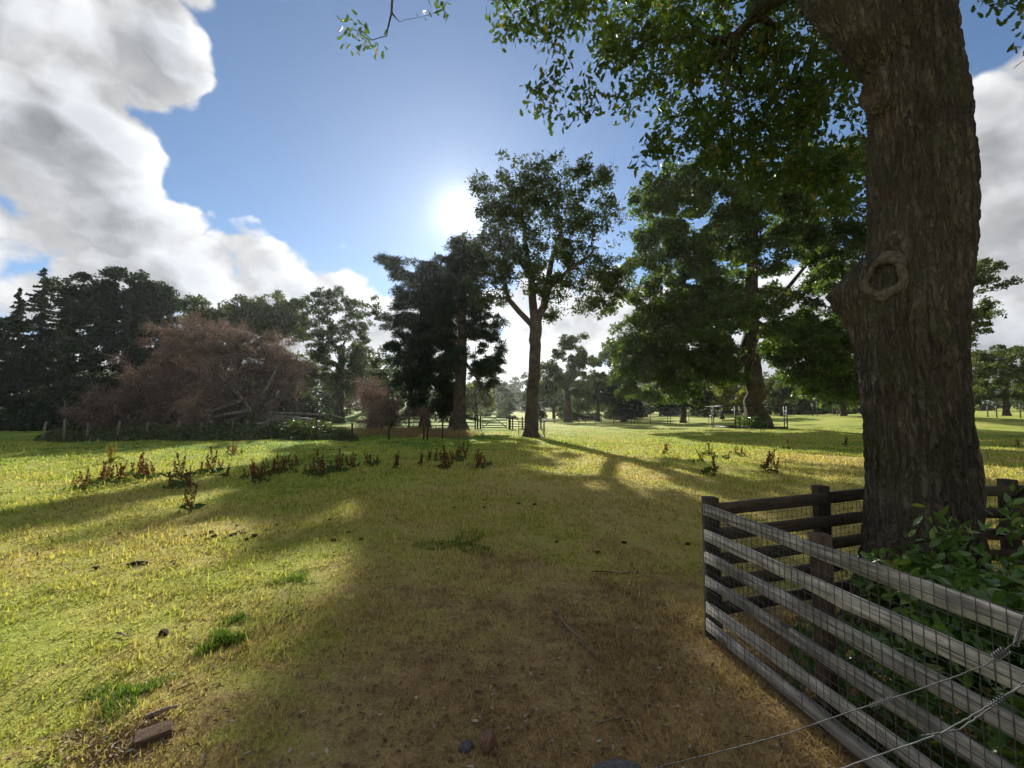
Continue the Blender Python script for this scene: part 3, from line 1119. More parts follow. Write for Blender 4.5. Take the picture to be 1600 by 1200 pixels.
# ------------------------------------------------------------------ the near oak
def fbm2(x, y, seed, octv=4):
    s, a, tot = 0, 1.0, 0
    for o in range(octv):
        s = s + a * vnoise(x * 2 ** o, y * 2 ** o, seed + o)
        tot += a
        a *= .5
    return s / tot


OAK_D = 3.25
OAK_EDGES = [(1240, 1300, 1610), (1130, 1322, 1580), (1050, 1335, 1562), (940, 1345, 1552), (865, 1350, 1548), (750, 1350, 1545), (650, 1345, 1533), (560, 1336, 1528),
             (470, 1340, 1531), (400, 1348, 1533), (300, 1354, 1534), (200, 1357, 1528), (100, 1357, 1514), (40, 1350, 1506), (-20, 1338, 1496), (-120, 1325, 1482), (-300, 1330, 1470), (-600, 1350, 1450)]
_zs = np.array([at(1440, e[0], OAK_D)[2] for e in OAK_EDGES])
_xl = np.array([at(e[1], e[0], OAK_D)[0] for e in OAK_EDGES])
_xr = np.array([at(e[2], e[0], OAK_D)[0] for e in OAK_EDGES])
OAK_DIR = unit([3.0, 3.25])                       # from the camera to the trunk
OAK_LEFT = np.array([-OAK_DIR[1], OAK_DIR[0]])


def oak_axis(z):
    xl, xr = np.interp(z, _zs, _xl), np.interp(z, _zs, _xr)
    w = (xr - xl) / 2
    # the silhouette is seen obliquely: shrink to the true radius
    return (xl + xr) / 2 - .045, w * .700


def oak_surface(th, z):
    """th = angle from the direction towards the camera, positive to its left"""
    cx, r = oak_axis(z)
    arc = th * .45
    rid = np.abs(fbm2(arc * 20, z * 6.0, 31, 4) - .5) * 2
    rid2 = np.abs(fbm2(arc * 34 + 5, z * 9, 41, 3) - .5) * 2
    bulge = (fbm2(arc * 2.2, z * 1.0, 51, 2) - .5) * .07
    d = bulge + .034 * np.minimum(rid, .5) + .020 * np.minimum(rid2, .5) - .016

    def wrap(a):
        return (a + math.pi) % (2 * math.pi) - math.pi
    # the sawn stub on the left flank
    zt, zp, zb = (at(1330, q, OAK_D)[2] for q in (392, 452, 575))
    prof = np.where(z > zp, np.clip((zt - z) / (zt - zp), 0, 1) ** .8, np.clip((z - zb) / (zp - zb), 0, 1) ** 1.7)
    d = d + .235 * prof * np.exp(-(wrap(th - 1.25) / .36) ** 2)
    # swelling round the big scar and the old one higher up
    zk = at(1398, 440, OAK_D)[2]
    d = d + .025 * np.exp(-(wrap(th - .50) / .50) ** 2 - ((z - zk) / .26) ** 2)
    zu = at(1385, 150, OAK_D)[2]
    d = d + .060 * np.exp(-(wrap(th - .72) / .34) ** 2 - ((z - zu) / .16) ** 2)
    # root flare
    d = d + (.10 + .07 * np.sin(th * 4 + 1)) * np.exp(-np.maximum(z, 0) / .30)
    R_ = r + d
    u = np.cos(th)[..., None] * -OAK_DIR + np.sin(th)[..., None] * OAK_LEFT
    return np.stack([cx + R_ * u[..., 0], OAK_D + R_ * u[..., 1], z], -1)


def make_oak():
    base = np.array([3.0, OAK_D, float(gz(3.0, OAK_D))])
    root = empty('oak_tree', base, 'huge oak trunk with ringed branch scar and sawn stub behind the board fence', 'tree')
    nt, nz = 300, 400
    th = np.linspace(-math.pi, math.pi, nt, endpoint=False)
    zz = np.concatenate([np.linspace(-.25, 5.0, nz - 40), np.linspace(5.03, 8.5, 40)])
    TH, ZZ = np.meshgrid(th, zz)
    V = oak_surface(TH, ZZ).reshape(-1, 3)
    i = np.arange(nz - 1)[:, None] * nt
    k = np.arange(nt)[None, :]
    k2 = (k + 1) % nt
    Fq = np.stack([i + k, i + nt + k, i + nt + k2, i + k2], -1).reshape(-1, 4)
    trunk = link('trunk', mesh_np('trunk', V - base, Fq, True), bark_oak, root)

    def scar(th0, py, rx, rz, crest, core, name, mats, seed):
        z0 = at(1398, py, OAK_D)[2]
        nr, nphi = 26, 56
        rho = np.linspace(0.02, 1.30, nr)
        phi = np.linspace(0, 2 * math.pi, nphi, endpoint=False)
        RH, PH = np.meshgrid(rho, phi, indexing='ij')
        wob = 1 + .07 * np.sin(3 * PH + seed) + .05 * np.sin(5 * PH + 2)
        s = RH * np.cos(PH) * rx * wob
        t_ = RH * np.sin(PH) * rz * wob
        cx, r0 = oak_axis(np.array([z0]))
        P = oak_surface(th0 + s / .45, z0 + t_)
        # outward direction, one for the whole scar
        u = math.cos(th0) * -OAK_DIR + math.sin(th0) * OAK_LEFT
        nrm = np.array([u[0], u[1], 0.0])
        P0 = oak_surface(np.array([th0]), np.array([z0]))[0]
        flat = np.array([P0[0], P0[1], z0]) + np.array([-u[1], u[0], 0]) * -s[..., None] + np.array([0, 0, 1.0]) * t_[..., None]
        w = np.clip((1.28 - RH) / .5, 0, 1)[..., None]
        P = P * (1 - w) + (flat + nrm * .01) * w
        sq = np.maximum(np.abs(np.cos(PH)), np.abs(np.sin(PH))) ** .7
        rc = RH * sq / .80
        h = crest * np.exp(-((RH - .88) / .26) ** 2) * (1 + .25 * np.sin(2 * PH + 1) + .12 * np.sin(7 * PH + seed))
        h = h + .012 * (fbm2(PH * 5, RH * 9, seed) - .5)
        h = np.where(rc < .66, core + .030 * (fbm2(s * 60, t_ * 35, seed + 3) - .5), h)
        h = h - .05 * np.clip((RH - 1.12) / .18, 0, 1)
        P = P + nrm * h[..., None]
        V = P.reshape(-1, 3) - base
        i = np.arange(nr - 1)[:, None] * nphi
        k = np.arange(nphi)[None, :]
        k2 = (k + 1) % nphi
        Fq = np.stack([i + k, i + k2, i + nphi + k2, i + nphi + k], -1)
        def cut(f):
            u, inv = np.unique(f.ravel(), return_inverse=True)
            return V[u], inv.reshape(-1, 4)
        rim = link(name, mesh_np(name, *cut(Fq[12:]), True), mats[0], trunk)
        corem = link('scar_core', mesh_np('scar_core', *cut(Fq[:12]), True), mats[1], trunk)
        return rim, corem
    scar(.47, 440, .146, .158, .018, -.030, 'callus_ring', (scar_wood, scar_dark), 3)
    scar(.72, 150, .115, .165, .022, -.004, 'healed_scar', (bark_oak, scar_dark), 8)

    # limbs and hanging sprays
    rng = np.random.default_rng(77)

    def C(px, py, D, r):
        return (*at(px, py, D), r)
    sk = Skeleton([], rng, .14)
    a = sk.chain([C(1440, 150, 3.30, .17), C(1395, 75, 3.27, .26), C(1310, -10, 3.4, .23), C(1235, -95, 3.8, .20), C(1120, -170, 4.6, .16), C(980, -210, 5.4, .12), C(820, -190, 6.0, .09), C(680, -120, 6.4, .05), C(620, -60, 6.5, .03)])
    b = sk.chain([C(1240, -92, 3.8, .15), C(1200, -120, 4.6, .13), C(1180, -90, 5.6, .10), C(1150, -40, 6.6, .07), C(1120, 20, 7.3, .045)], a[3])
    c = sk.chain([C(1120, -170, 4.6, .10), C(1040, -130, 5.4, .08), C(980, -70, 6.2, .055), C(930, -20, 6.8, .035)], a[4])
    d = sk.chain([C(1310, -10, 3.4, .12), C(1300, -60, 4.4, .10), C(1290, -40, 5.6, .08), C(1280, 20, 6.6, .06), C(1265, 90, 7.2, .04), C(1250, 170, 7.5, .025)], a[2])
    e = sk.chain([C(1410, -500, 3.25, .2), C(1500, -420, 4.0, .14), C(1580, -260, 4.6, .09), C(1620, -120, 5.0, .05), C(1600, -40, 5.2, .03)])
    f = sk.chain([C(615, -40, 6.5, .026), C(612, 20, 6.5, .018), C(606, 45, 6.5, .013)], a[8])
    g_ = sk.chain([C(820, -190, 6.0, .05), C(850, -110, 6.4, .035), C(860, -40, 6.7, .022)], a[6])

    def poly_targets(poly, n, d0, d1):
        poly = np.array(poly, float)
        out = []
        lo, hi = poly.min(0), poly.max(0)
        while len(out) < n:
            p = lo + rng.random(2) * (hi - lo)
            x0, y0 = poly[:, 0], poly[:, 1]
            x1, y1 = np.roll(x0, -1), np.roll(y0, -1)
            cr = ((y0 > p[1]) != (y1 > p[1])) & (p[0] < (x1 - x0) * (p[1] - y0) / (y1 - y0 + 1e-9) + x0)
            if cr.sum() % 2:
                out.append(at(p[0], p[1], rng.uniform(d0, d1)))
        return out
    T = []
    T += poly_targets([(1070, -40), (1345, -40), (1350, 120), (1352, 300), (1300, 335), (1210, 330), (1150, 270), (1090, 230), (1050, 120)], 250, 5.0, 8.2)
    T += poly_targets([(880, -40), (1080, -40), (1075, 150), (1040, 200), (1010, 150), (960, 130), (930, 70), (870, 30)], 80, 5.2, 8.0)
    T += poly_targets([(1040, 190), (1120, 190), (1180, 300), (1130, 265), (1060, 245), (1000, 250)], 22, 5.5, 7.5)
    T += poly_targets([(775, -30), (890, -30), (880, 40), (850, 60), (800, 30)], 16, 5.6, 6.8)
    for px, py in [(838, 135), (845, 150), (850, 165), (872, 95), (865, 120), (900, 150), (912, 165), (905, 178), (915, 120), (955, 150), (968, 165), (975, 183), (1010, 232), (1003, 248), (1025, 225), (1050, 235), (790, 40), (800, 48), (832, 40), (775, 15)]:
        T.append(at(px, py, rng.uniform(5.8, 7.2)))
    ends, dirs = sk.reach(T, 3, .0, 6, -.03, .0042)
    ends2, dirs2 = sk.reach([at(px, py, 6.5) for px, py in [(545, 45), (535, 58), (556, 62), (573, 60), (570, 74), (583, 78), (689, 15), (696, 28)]], f[0], .0, 5, .0, .0022)
    ends3, dirs3 = sk.reach([at(px, py, 5.0) for px, py in [(1545, 8), (1560, 14), (1580, 4), (1592, 18), (1600, 8), (1612, 60), (1610, 95)]], e[0], .0, 5, .0, .0035)
    mb = sk.mesh(sides=5)
    mb.V = [v - base for v in mb.V]
    mb.build('limbs', bark_oak, root, smooth=True)
    E = np.concatenate([ends, ends2, ends3])
    Dr = np.concatenate([dirs, dirs2, dirs3])
    n = rng.integers(30, 52, len(E))
    n[len(ends):] = 12
    idx = np.repeat(np.arange(len(E)), n)
    spread = np.where(idx < len(ends), .125, .07)[:, None]
    Cn = E[idx] + rng.normal(size=(len(idx), 3)) * spread * .72 - Dr[idx] * rng.uniform(-.05, .36, len(idx))[:, None]
    axis = Dr[idx] * .5 + rng.normal(size=(len(idx), 3)) * .8
    axis[:, 2] -= .35
    V, F = shaped_leaves(Cn - base, axis, OAK_HALF, .112, rng, up=.2)
    link('crown', mesh_np('crown', V, F), leaf_oak, root)


OAK_HALF = [(.20, .07), (.38, .23), (.47, .12), (.64, .30), (.74, .16), (.88, .19)]
LAUREL_HALF = [(.12, .09), (.35, .185), (.62, .19), (.86, .09)]
IVY_HALF = [(-.05, .16), (.18, .40), (.36, .24), (.70, .17)]


def shaped_leaves(C, axis, half, size, rng, up=.4, fold=.18):
    """leaves with a real outline: two folded halves that share the midrib"""
    n = len(C)
    a = unit_rows(axis)
    nor = rng.normal(size=(n, 3))
    nor[:, 2] += up * 2
    nor -= a * np.sum(nor * a, 1, keepdims=True)
    nor = unit_rows(nor)
    b = np.cross(nor, a)
    L = (size * rng.uniform(.65, 1.2, n))[:, None]
    h = len(half)
    V = np.empty((n, 2 + 2 * h, 3))
    V[:, 0] = C
    V[:, 1] = C + a * L - nor * L * .10
    for j, (u, w) in enumerate(half):
        q = C + a * L * u - nor * L * .10 * u * u
        V[:, 2 + j] = q + b * L * w + nor * L * w * fold
        V[:, 2 + h + j] = q - b * L * w + nor * L * w * fold
    o = np.arange(n)[:, None] * (2 + 2 * h)
    f1 = o + np.array([0] + [2 + j for j in range(h)] + [1])
    f2 = o + np.array([0, 1] + [2 + h + j for j in range(h - 1, -1, -1)])
    return V.reshape(-1, 3), [f1, f2]


make_oak()


# ------------------------------------------------------------------ the pen of boards and mesh
def plank(name, a, b, thick, high, m, parent, seed, segs=10, jit=.004):
    """a board from a to b, its edges a little uneven; local Y runs along it"""
    a, b = np.asarray(a, float), np.asarray(b, float)
    rng = np.random.default_rng(seed)
    L = np.linalg.norm(b - a)
    mb = MB()
    ys = np.linspace(0, L, segs + 1)
    j = rng.normal(size=(segs + 1, 4)) * jit
    wv = np.cumsum(rng.normal(size=segs + 1)) * jit * .5
    V = []
    for i, y in enumerate(ys):
        t0, t1 = thick / 2, high / 2
        e = .004
        V += [(-t0 + wv[i], y, -t1 + e + j[i, 0]), (-t0 + e + wv[i], y, -t1 + j[i, 0]), (t0 - e + wv[i], y, -t1 + j[i, 1]), (t0 + wv[i], y, -t1 + e + j[i, 1]),
              (t0 + wv[i], y, t1 - e + j[i, 2]), (t0 - e + wv[i], y, t1 + j[i, 2]), (-t0 + e + wv[i], y, t1 + j[i, 3]), (-t0 + wv[i], y, t1 - e + j[i, 3])]
    i = np.arange(segs)[:, None] * 8
    k = np.arange(8)[None, :]
    k2 = (k + 1) % 8
    Fq = np.stack([i + k, i + k2, i + 8 + k2, i + 8 + k], -1).reshape(-1, 4)
    caps = [np.arange(8)[::-1][None, :], (np.arange(8) + segs * 8)[None, :]]
    me = mesh_np(name, np.array(V), [Fq] + caps)
    o = link(name, me, m, parent)
    d = (b - a) / L
    up = np.array([0, 0, 1.0])
    if abs(d[2]) > .9:
        up = np.array([0, 1.0, 0])
    sx = unit(np.cross(d, up))
    M = Matrix([[sx[0], d[0], np.cross(sx, d)[0], a[0]], [sx[1], d[1], np.cross(sx, d)[1], a[1]], [sx[2], d[2], np.cross(sx, d)[2], a[2]], [0, 0, 0, 1]])
    if parent is not None:
        o.matrix_local = Matrix.Translation(-parent.location) @ M
    else:
        o.matrix_world = M
    return o


def post(name, x, y, h, w, m, parent, seed, lean=(0, 0)):
    g = float(gz(x, y))
    return plank(name, (x, y, g - .12), (x + lean[0], y + lean[1], g + h), w, w, m, parent, seed, 4, .003)


def wire_mesh(name, a, b, z0, z1, cell, r, parent, seed, gfun=gz):
    """square welded mesh between two ground points"""
    a, b = np.asarray(a, float), np.asarray(b, float)
    rng = np.random.default_rng(seed)
    d = b - a
    L = np.linalg.norm(d)
    d = d / L
    nrm = np.array([-d[1], d[0]])
    mb = MB()
    nx = int(L / cell)
    for i in range(nx + 1):
        s = i * cell + rng.normal() * .002
        p = a + d * s
        g = float(gfun(*p))
        wob = rng.normal() * .003
        P = [(p[0] + nrm[0] * wob, p[1] + nrm[1] * wob, g + z0), (p[0] + d[0] * rng.normal() * .003, p[1] + d[1] * rng.normal() * .003, g + (z0 + z1) / 2), (p[0], p[1], g + z1)]
        mb.tube(P, r, 3, False)
    nz = int((z1 - z0) / cell)
    for k in range(nz + 1):
        z = z0 + k * cell + rng.normal() * .0015
        P = []
        for s in np.linspace(0, L, 26):
            p = a + d * s
            w = rng.normal() * .0018
            P.append((p[0] + nrm[0] * w, p[1] + nrm[1] * w, float(gfun(*p)) + z + rng.normal() * .0015))
        mb.tube(P, r, 3, False)
    mb.V = [v - np.array(parent.location) for v in mb.V]
    o = mb.build(name, wire_m, parent)
    o['kind'] = 'stuff'
    return o


def make_pen():
    C0 = np.array([1.456, 3.40])
    dA = unit([.272, -1.89])
    nA = np.array([dA[1], -dA[0]])      # towards the camera side (-X)
    if nA[0] > 0:
        nA = -nA
    end = C0 + dA * 4.4
    A = empty('board_fence', (*C0, float(gz(*C0))), 'weathered grey board fence covered with square wire mesh', 'fence')
    for k, z in enumerate([.935, .750, .585, .410, .218, .095]):
        p0, p1 = C0 - dA * .03, end
        plank('rail', (*p0, float(gz(*p0)) + z), (*p1, float(gz(*p1)) + z + .004 * (k % 3 - 1)), .024, .080, board, A, 300 + k, 22, .0036)
    for i, (s, off, h) in enumerate([(.97, -.062, 1.0), (2.7, -.062, 1.0), (4.2, -.062, .99)]):
        p = C0 + dA * s + nA * off
        post('post', p[0], p[1], h, .078, post_brown, A, 320 + i)
    wire_mesh('wire_mesh', C0 + nA * .020, end + nA * .020, .03, .985, .047, .0018, A, 1)
    # fence B behind, dark, turning the corner
    B = empty('rail_fence', (C0[0] + .03, C0[1] + .06, float(gz(*C0))), 'dark post and rail fence running behind the oak trunk', 'fence')
    pts = [C0 + np.array([.045, .045]), np.array([2.536, 3.74]), np.array([3.25, 3.98]), np.array([4.35, 3.98]), np.array([5.9, 3.98])]
    for i, p in enumerate(pts):
        if i != 2:
            post('post', p[0], p[1], 1.03 if i else 1.02, .095, rail_dark, B, 340 + i)
    hs = [.94, .755, .575, .40, .22]
    for i in range(len(pts) - 1):
        p0, p1 = pts[i], pts[i + 1]
        d = unit(p1 - p0)
        n = np.array([-d[1], d[0]])
        for k, z in enumerate(hs):
            q0, q1 = p0 + d * .004 + n * -.06, p1 - d * .004 + n * -.06
            plank('rail', (*q0, float(gz(*q0)) + z), (*q1, float(gz(*q1)) + z), .030, .088, rail_dark, B, 360 + 10 * i + k, 8, .0010)
    for i in range(len(pts) - 1):
        d = unit(pts[i + 1] - pts[i])
        n = np.array([-d[1], d[0]]) * .03
        wire_mesh('wire_mesh', pts[i] + n + d * .06, pts[i + 1] + n - d * .02, .05, .97, .05, .0017, B, 5 + i)
    q = at(1560, 835, 3.86)
    q2 = at(1600, 782, 3.86)
    plank('brace', q, q + (q2 - q) * 1.6, .05, .05, rail_dark, B, 399)

    # slack strands of fence wire close to the camera
    def strand(name, pts, label, knots):
        P = np.array([at(*p) for p in pts])
        t = np.linspace(0, len(P) - 1, 60)
        i = np.clip(t.astype(int), 0, len(P) - 2)
        f = (t - i)[:, None]
        Q = P[i] * (1 - f) + P[i + 1] * f
        Q[1:-1] += np.random.default_rng(len(pts)).normal(size=(58, 3)) * .0004
        base = Q.mean(0)
        root = empty(name, base, label, 'wire')
        mb = MB()
        mb.tube(Q - base, .0015, 6)
        mb.build('wire', wire_m, root, smooth=True)
        for (u, ln, r) in knots:
            c = Q[int(u * 59)] - base
            d = unit(Q[min(int(u * 59) + 1, 59)] - Q[int(u * 59)])
            s1 = unit(np.cross(d, [0, 0, 1]))
            s2 = np.cross(d, s1)
            tt = np.linspace(0, 1, 70)
            ww = tt * ln / .0065 * 2 * math.pi
            H = c + d * ((tt - .5) * ln)[:, None] + r * (np.cos(ww)[:, None] * s1 + np.sin(ww)[:, None] * s2)
            m2 = MB()
            m2.tube(H, .0013, 5)
            m2.build('wire_twist', wire_m, root, smooth=True)
        return root
    strand('slack_wire', [(1000, 1206, 1.42), (1120, 1176, 1.36), (1225, 1148, 1.3), (1330, 1112, 1.24), (1440, 1076, 1.17), (1540, 1040, 1.1), (1590, 1000, 1.05), (1606, 940, 1.0)],
           'slack strand of grey fence wire with a twisted joint in its middle', [(.50, .06, .0042), (.78, .035, .008), (.88, .05, .0045)])
    strand('slack_wire', [(1290, 1210, 1.05), (1380, 1178, 1.03), (1470, 1146, 1.0), (1530, 1112, .98), (1580, 1082, .96), (1620, 1060, .95)],
           'lower strand of grey fence wire crossing the bottom corner', [(.72, .04, .0042)])
    strand('slack_wire', [(1440, 1150, 1.0), (1500, 1140, 1.0), (1560, 1098, .99), (1620, 1050, .98)],
           'short branching strand of fence wire beside the lower strand', [])


make_pen()


# laurel and ivy inside the pen
def make_laurel():
    rng = np.random.default_rng(55)
    base = np.array([2.75, 2.35, float(gz(2.75, 2.35))])
    root = empty('laurel_bush', base, 'glossy green laurel bush at the foot of the oak trunk', 'bush')
    bl = [((2.30, 2.62, .62), (.24, .28, .24), 40), ((2.12, 2.15, .60), (.22, .30, .24), 30), ((2.62, 2.72, .62), (.30, .25, .28), 36), ((2.55, 2.20, .60), (.40, .40, .30), 46), ((3.05, 2.45, .68), (.42, .36, .28), 46), ((2.45, 1.65, .60), (.36, .42, .30), 40), ((3.55, 2.85, .70), (.45, .40, .28), 36), ((2.9, 1.9, .66), (.4, .4, .32), 40), ((4.0, 3.0, .7), (.4, .4, .3), 24)]
    T = np.concatenate([np.asarray(c) + (lambda q: q / np.linalg.norm(q, axis=1, keepdims=True) * (rng.random((n, 1)) ** .33))(rng.normal(size=(n, 3))) * np.asarray(r) for c, r, n in bl])
    T = T[np.hypot(T[:, 0] - 3.02, T[:, 1] - 3.25) > .56]
    T = np.concatenate([T, [at(1496, 815, 2.55), at(1500, 840, 2.55), at(1590, 795, 2.7), at(1588, 820, 2.7), at(1455, 835, 2.62)]])
    sk = Skeleton([[(*base[:2], base[2] - .05, .03), (*base[:2], base[2] + .15, .025), (base[0] - .02, base[1], base[2] + .3, .02)]], rng)
    ends, dirs = sk.reach(T, 0, .0, 5, .05, .0035)
    mb = sk.mesh(sides=5)
    mb.V = [v - base for v in mb.V]
    mb.build('stems', bark_far, root, smooth=True)
    n = rng.integers(18, 32, len(ends))
    idx = np.repeat(np.arange(len(ends)), n)
    C = ends[idx] + rng.normal(size=(len(idx), 3)) * .05 - dirs[idx] * rng.uniform(0, .14, len(idx))[:, None]
    ax = rng.normal(size=(len(idx), 3)) + dirs[idx] * .7
    ax[:, 2] += .15
    V, Fc = shaped_leaves(C - base, ax, LAUREL_HALF, .080, rng, up=.7, fold=.12)
    link('leaves', mesh_np('leaves', V, Fc), leaf_laurel, root)


make_laurel()


def make_ivy():
    rng = np.random.default_rng(56)
    n = 2600
    s = rng.random(n) ** 1.0 * 2.9 + .65
    dA = unit([.272, -1.89])
    k = np.array([dA[1], -dA[0]])
    k = k if k[0] > 0 else -k
    off = .06 + np.abs(rng.normal(size=n)) * .28
    x = 1.456 + dA[0] * s + k[0] * off
    y = 3.40 + dA[1] * s + k[1] * off
    top = .18 + .62 * vnoise(s * 2.2, off * 2.5, 9)
    z = gz(x, y) + top * rng.random(n) ** .8
    C = np.stack([x, y, z], 1)
    ax = rng.normal(size=(n, 3))
    ax[:, 2] -= .3
    V, Fc = shaped_leaves(C, ax, IVY_HALF, .062, rng, up=.5)
    o = link('ivy', mesh_np('ivy', V, Fc), leaf_laurel)
    tag(o, 'dark ivy trailing along the inside of the board fence', 'ivy', kind='stuff')


make_ivy()


# ------------------------------------------------------------------ the fallen tree, dead bushes and brambles
def skeleton_thing(root, base, sk, bark, skip=0):
    mb = sk.mesh(sides=6)
    mb.V = [v - base for v in mb.V]
    return mb


def make_fallen():
    D = 34
    rng = np.random.default_rng(88)
    base = on_ground(440, D)
    root = empty('fallen_tree', base, 'fallen dead tree with a mound of red-brown twigs and withered leaves', 'tree')
    k = D / F / 2

    def C(px, py, w, dd=0):
        return (*at(px, py, D + dd), w * k)
    sk = Skeleton([[C(490, 664, 20), C(460, 660, 19), C(425, 655, 17), C(395, 648, 14), C(365, 632, 11, .5), (*at(345, 600, D + 1), 8 * k), (*at(330, 560, D + 1.5), 5 * k)]], rng, .10)
    trunk = sk.mesh(only=[0], sides=12)
    trunk.V = [v - base for v in trunk.V]
    trunk.build('trunk', bark_dead, root, smooth=True)
    # root plate
    rp = MB()
    c = at(491, 663, D) - base
    for i in range(16):
        a = rng.uniform(0, 6.28)
        d = np.array([rng.uniform(.1, .5), math.cos(a), math.sin(a)])
        rp.tube([c - np.array([.25, 0, 0]), c + d * .45, c + d * rng.uniform(.6, 1.1) + rng.normal(size=3) * .12], [.22, .13, .03], 5)
    rp.build('root_plate', dung, root, smooth=True)
    bl = px_blobs([(350, 535, 75, 28, 40, 3), (285, 588, 64, 38, 46, 1), (390, 575, 74, 46, 50, 3), (215, 628, 58, 34, 34), (320, 625, 90, 42, 44, 0), (440, 570, 34, 40, 18, 3), (430, 610, 46, 36, 14, 1), (158, 640, 22, 24, 10), (175, 655, 40, 14, 12, -1), (262, 556, 24, 20, 8, 2)], D)
    T = sample_blobs([(c_, r_, int(n_ * 2.0)) for c_, r_, n_ in bl], rng, 1.6)
    T[:, 2] = np.maximum(T[:, 2], gz(T[:, 0], T[:, 1]) + .35)
    ends, dirs = sk.reach(T, 2, .0, 5, .12, .030)
    mb = sk.mesh(skip=1, sides=5)
    mb.V = [v - base for v in mb.V]
    mb.build('limbs', bark_dead, root, smooth=True)
    pale = MB()
    for path in ([(268, 668, 3), (310, 658, 4), (352, 648, 5), (395, 640, 6)], [(318, 646, 3), (352, 636, 4), (384, 624, 5), (388, 636, 4)], [(288, 655, 2), (330, 640, 3), (345, 620, 3)], [(560, 660, 2), (525, 650, 3), (490, 647, 4), (420, 645, 5)],
                 [(335, 676, 4), (380, 668, 5), (420, 660, 6)], [(340, 585, 2), (362, 600, 3), (378, 622, 4), (396, 645, 6)], [(430, 580, 3), (415, 610, 4), (405, 640, 6)], [(290, 612, 2), (340, 602, 3), (372, 606, 4)]):
        pale.tube(np.array([at(p[0], p[1], D - 1.2) for p in path]) - base, [p[2] * k for p in path], 6)
    pb = pale.build('bleached_branches', bark_dead, root, smooth=True)
    V, Fc = twigs_np(ends - base, dirs, 62, .85, .021, rng)
    link('twigs', mesh_np('twigs', V, Fc), leaf_brown, root)
    Cc, idx = cloud_leaves(ends, dirs, 30, .8, rng, .8)
    V, Fc = leaves_np(Cc - base, .15, .08, rng, .1, tri=True)
    link('crown', mesh_np('crown', V, Fc), leaf_brown, root)
    # the broken stem standing beside it
    s = empty('broken_stem', on_ground(461, 36), 'pale broken stem with a bent top above the fallen trunk', 'tree stump')
    m = MB()
    b = np.array(s.location)
    P = np.array([np.array(s.location) - [0, 0, .1], at(460, 625, 36), at(459, 598, 36), at(468, 586, 36), at(487, 579, 36)]) - b
    m.tube(P, [.26, .22, .20, .13, .05], 9)
    m.build('stem', bark_dead, s, smooth=True)


make_fallen()


def dead_bush(px, D, label, trunk, blobs, seed):
    rng = np.random.default_rng(seed)
    base = on_ground(px, D)
    root = empty('dead_bush', base, label, 'bush', 'dead bushes by the fallen tree')
    k = D / F / 2
    tr = [(*base, trunk[0][2] * k)] + [(*at(p[0], p[1], D), p[2] * k) for p in trunk]
    sk = Skeleton([tr], rng)
    ends, dirs = sk.reach(sample_blobs(px_blobs(blobs, D), rng, 2), 1, .0, 5, .05, .02)
    mb = sk.mesh(sides=5)
    mb.V = [v - base for v in mb.V]
    mb.build('stems', bark_far, root, smooth=True)
    V, Fc = twigs_np(ends - base, dirs, 90, .95, .010, rng)
    link('twigs', mesh_np('twigs', V, Fc), leaf_brown, root)
    C, idx = cloud_leaves(ends, dirs, 90, 1.3, rng, .8)
    V, Fc = leaves_np(C - base, .12, .06, rng, .1)
    link('crown', mesh_np('crown', V, Fc), leaf_brown, root)


dead_bush(580, 41, 'upright red-brown dead bush right of the airy tree', [(580, 655, 4), (581, 640, 3), (582, 628, 2)], [(582, 612, 26, 20, 22), (574, 630, 22, 12, 10)], 91)
dead_bush(612, 36, 'umbrella shaped red-brown dead bush behind the fence posts', [(612, 668, 4), (614, 655, 3), (616, 645, 2)], [(618, 642, 38, 10, 22), (585, 655, 24, 9, 8), (640, 652, 22, 10, 8), (610, 660, 30, 8, 8)], 92)


def leaf_mass(name, label, pts_fn, n, leaf, l, w, seed, cat, up=.4):
    rng = np.random.default_rng(seed)
    C = pts_fn(rng, n)
    V, Fc = leaves_np(C, l, w, rng, up, tri=True)
    o = link(name, mesh_np(name, V, Fc), leaf)
    return tag(o, label, cat, kind='stuff')


def bank(px0, px1, d0, d1, h0, h1, f=1.0):
    def fn(rng, n):
        px = rng.uniform(px0, px1, n)
        D = rng.uniform(d0, d1, n)
        x = (px - 800) / F * D / CP
        edge = np.clip((px - px0) / (.10 * (px1 - px0)), 0, 1) * np.clip((px1 - px) / (.12 * (px1 - px0)), 0, 1) * np.clip((D - d0) / 1.2, .12, 1)
        top = h0 * (.2 + .8 * edge) + edge * (h1 - h0) * vnoise(x * .55 * f, D * .6 * f, 61) * (.5 + vnoise(x * 1.6, D * 1.7, 62))
        z = gz(x, D) + top * rng.random(n) ** .6
        return np.stack([x, D, z], 1)
    return fn


leaf_mass('bramble_bank', 'low bank of brambles and nettles along the wire fence', bank(62, 560, 26.2, 31.0, .15, 1.15), 26000, leaf_bramble, .17, .11, 71, 'brambles')
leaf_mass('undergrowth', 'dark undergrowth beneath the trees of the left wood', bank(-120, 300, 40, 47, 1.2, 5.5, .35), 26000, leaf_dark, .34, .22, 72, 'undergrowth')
leaf_mass('undergrowth', 'shaded undergrowth under the trees behind the fallen tree', bank(300, 520, 62, 72, 1.0, 5.0, .35), 12000, leaf_dark, .42, .28, 73, 'undergrowth')


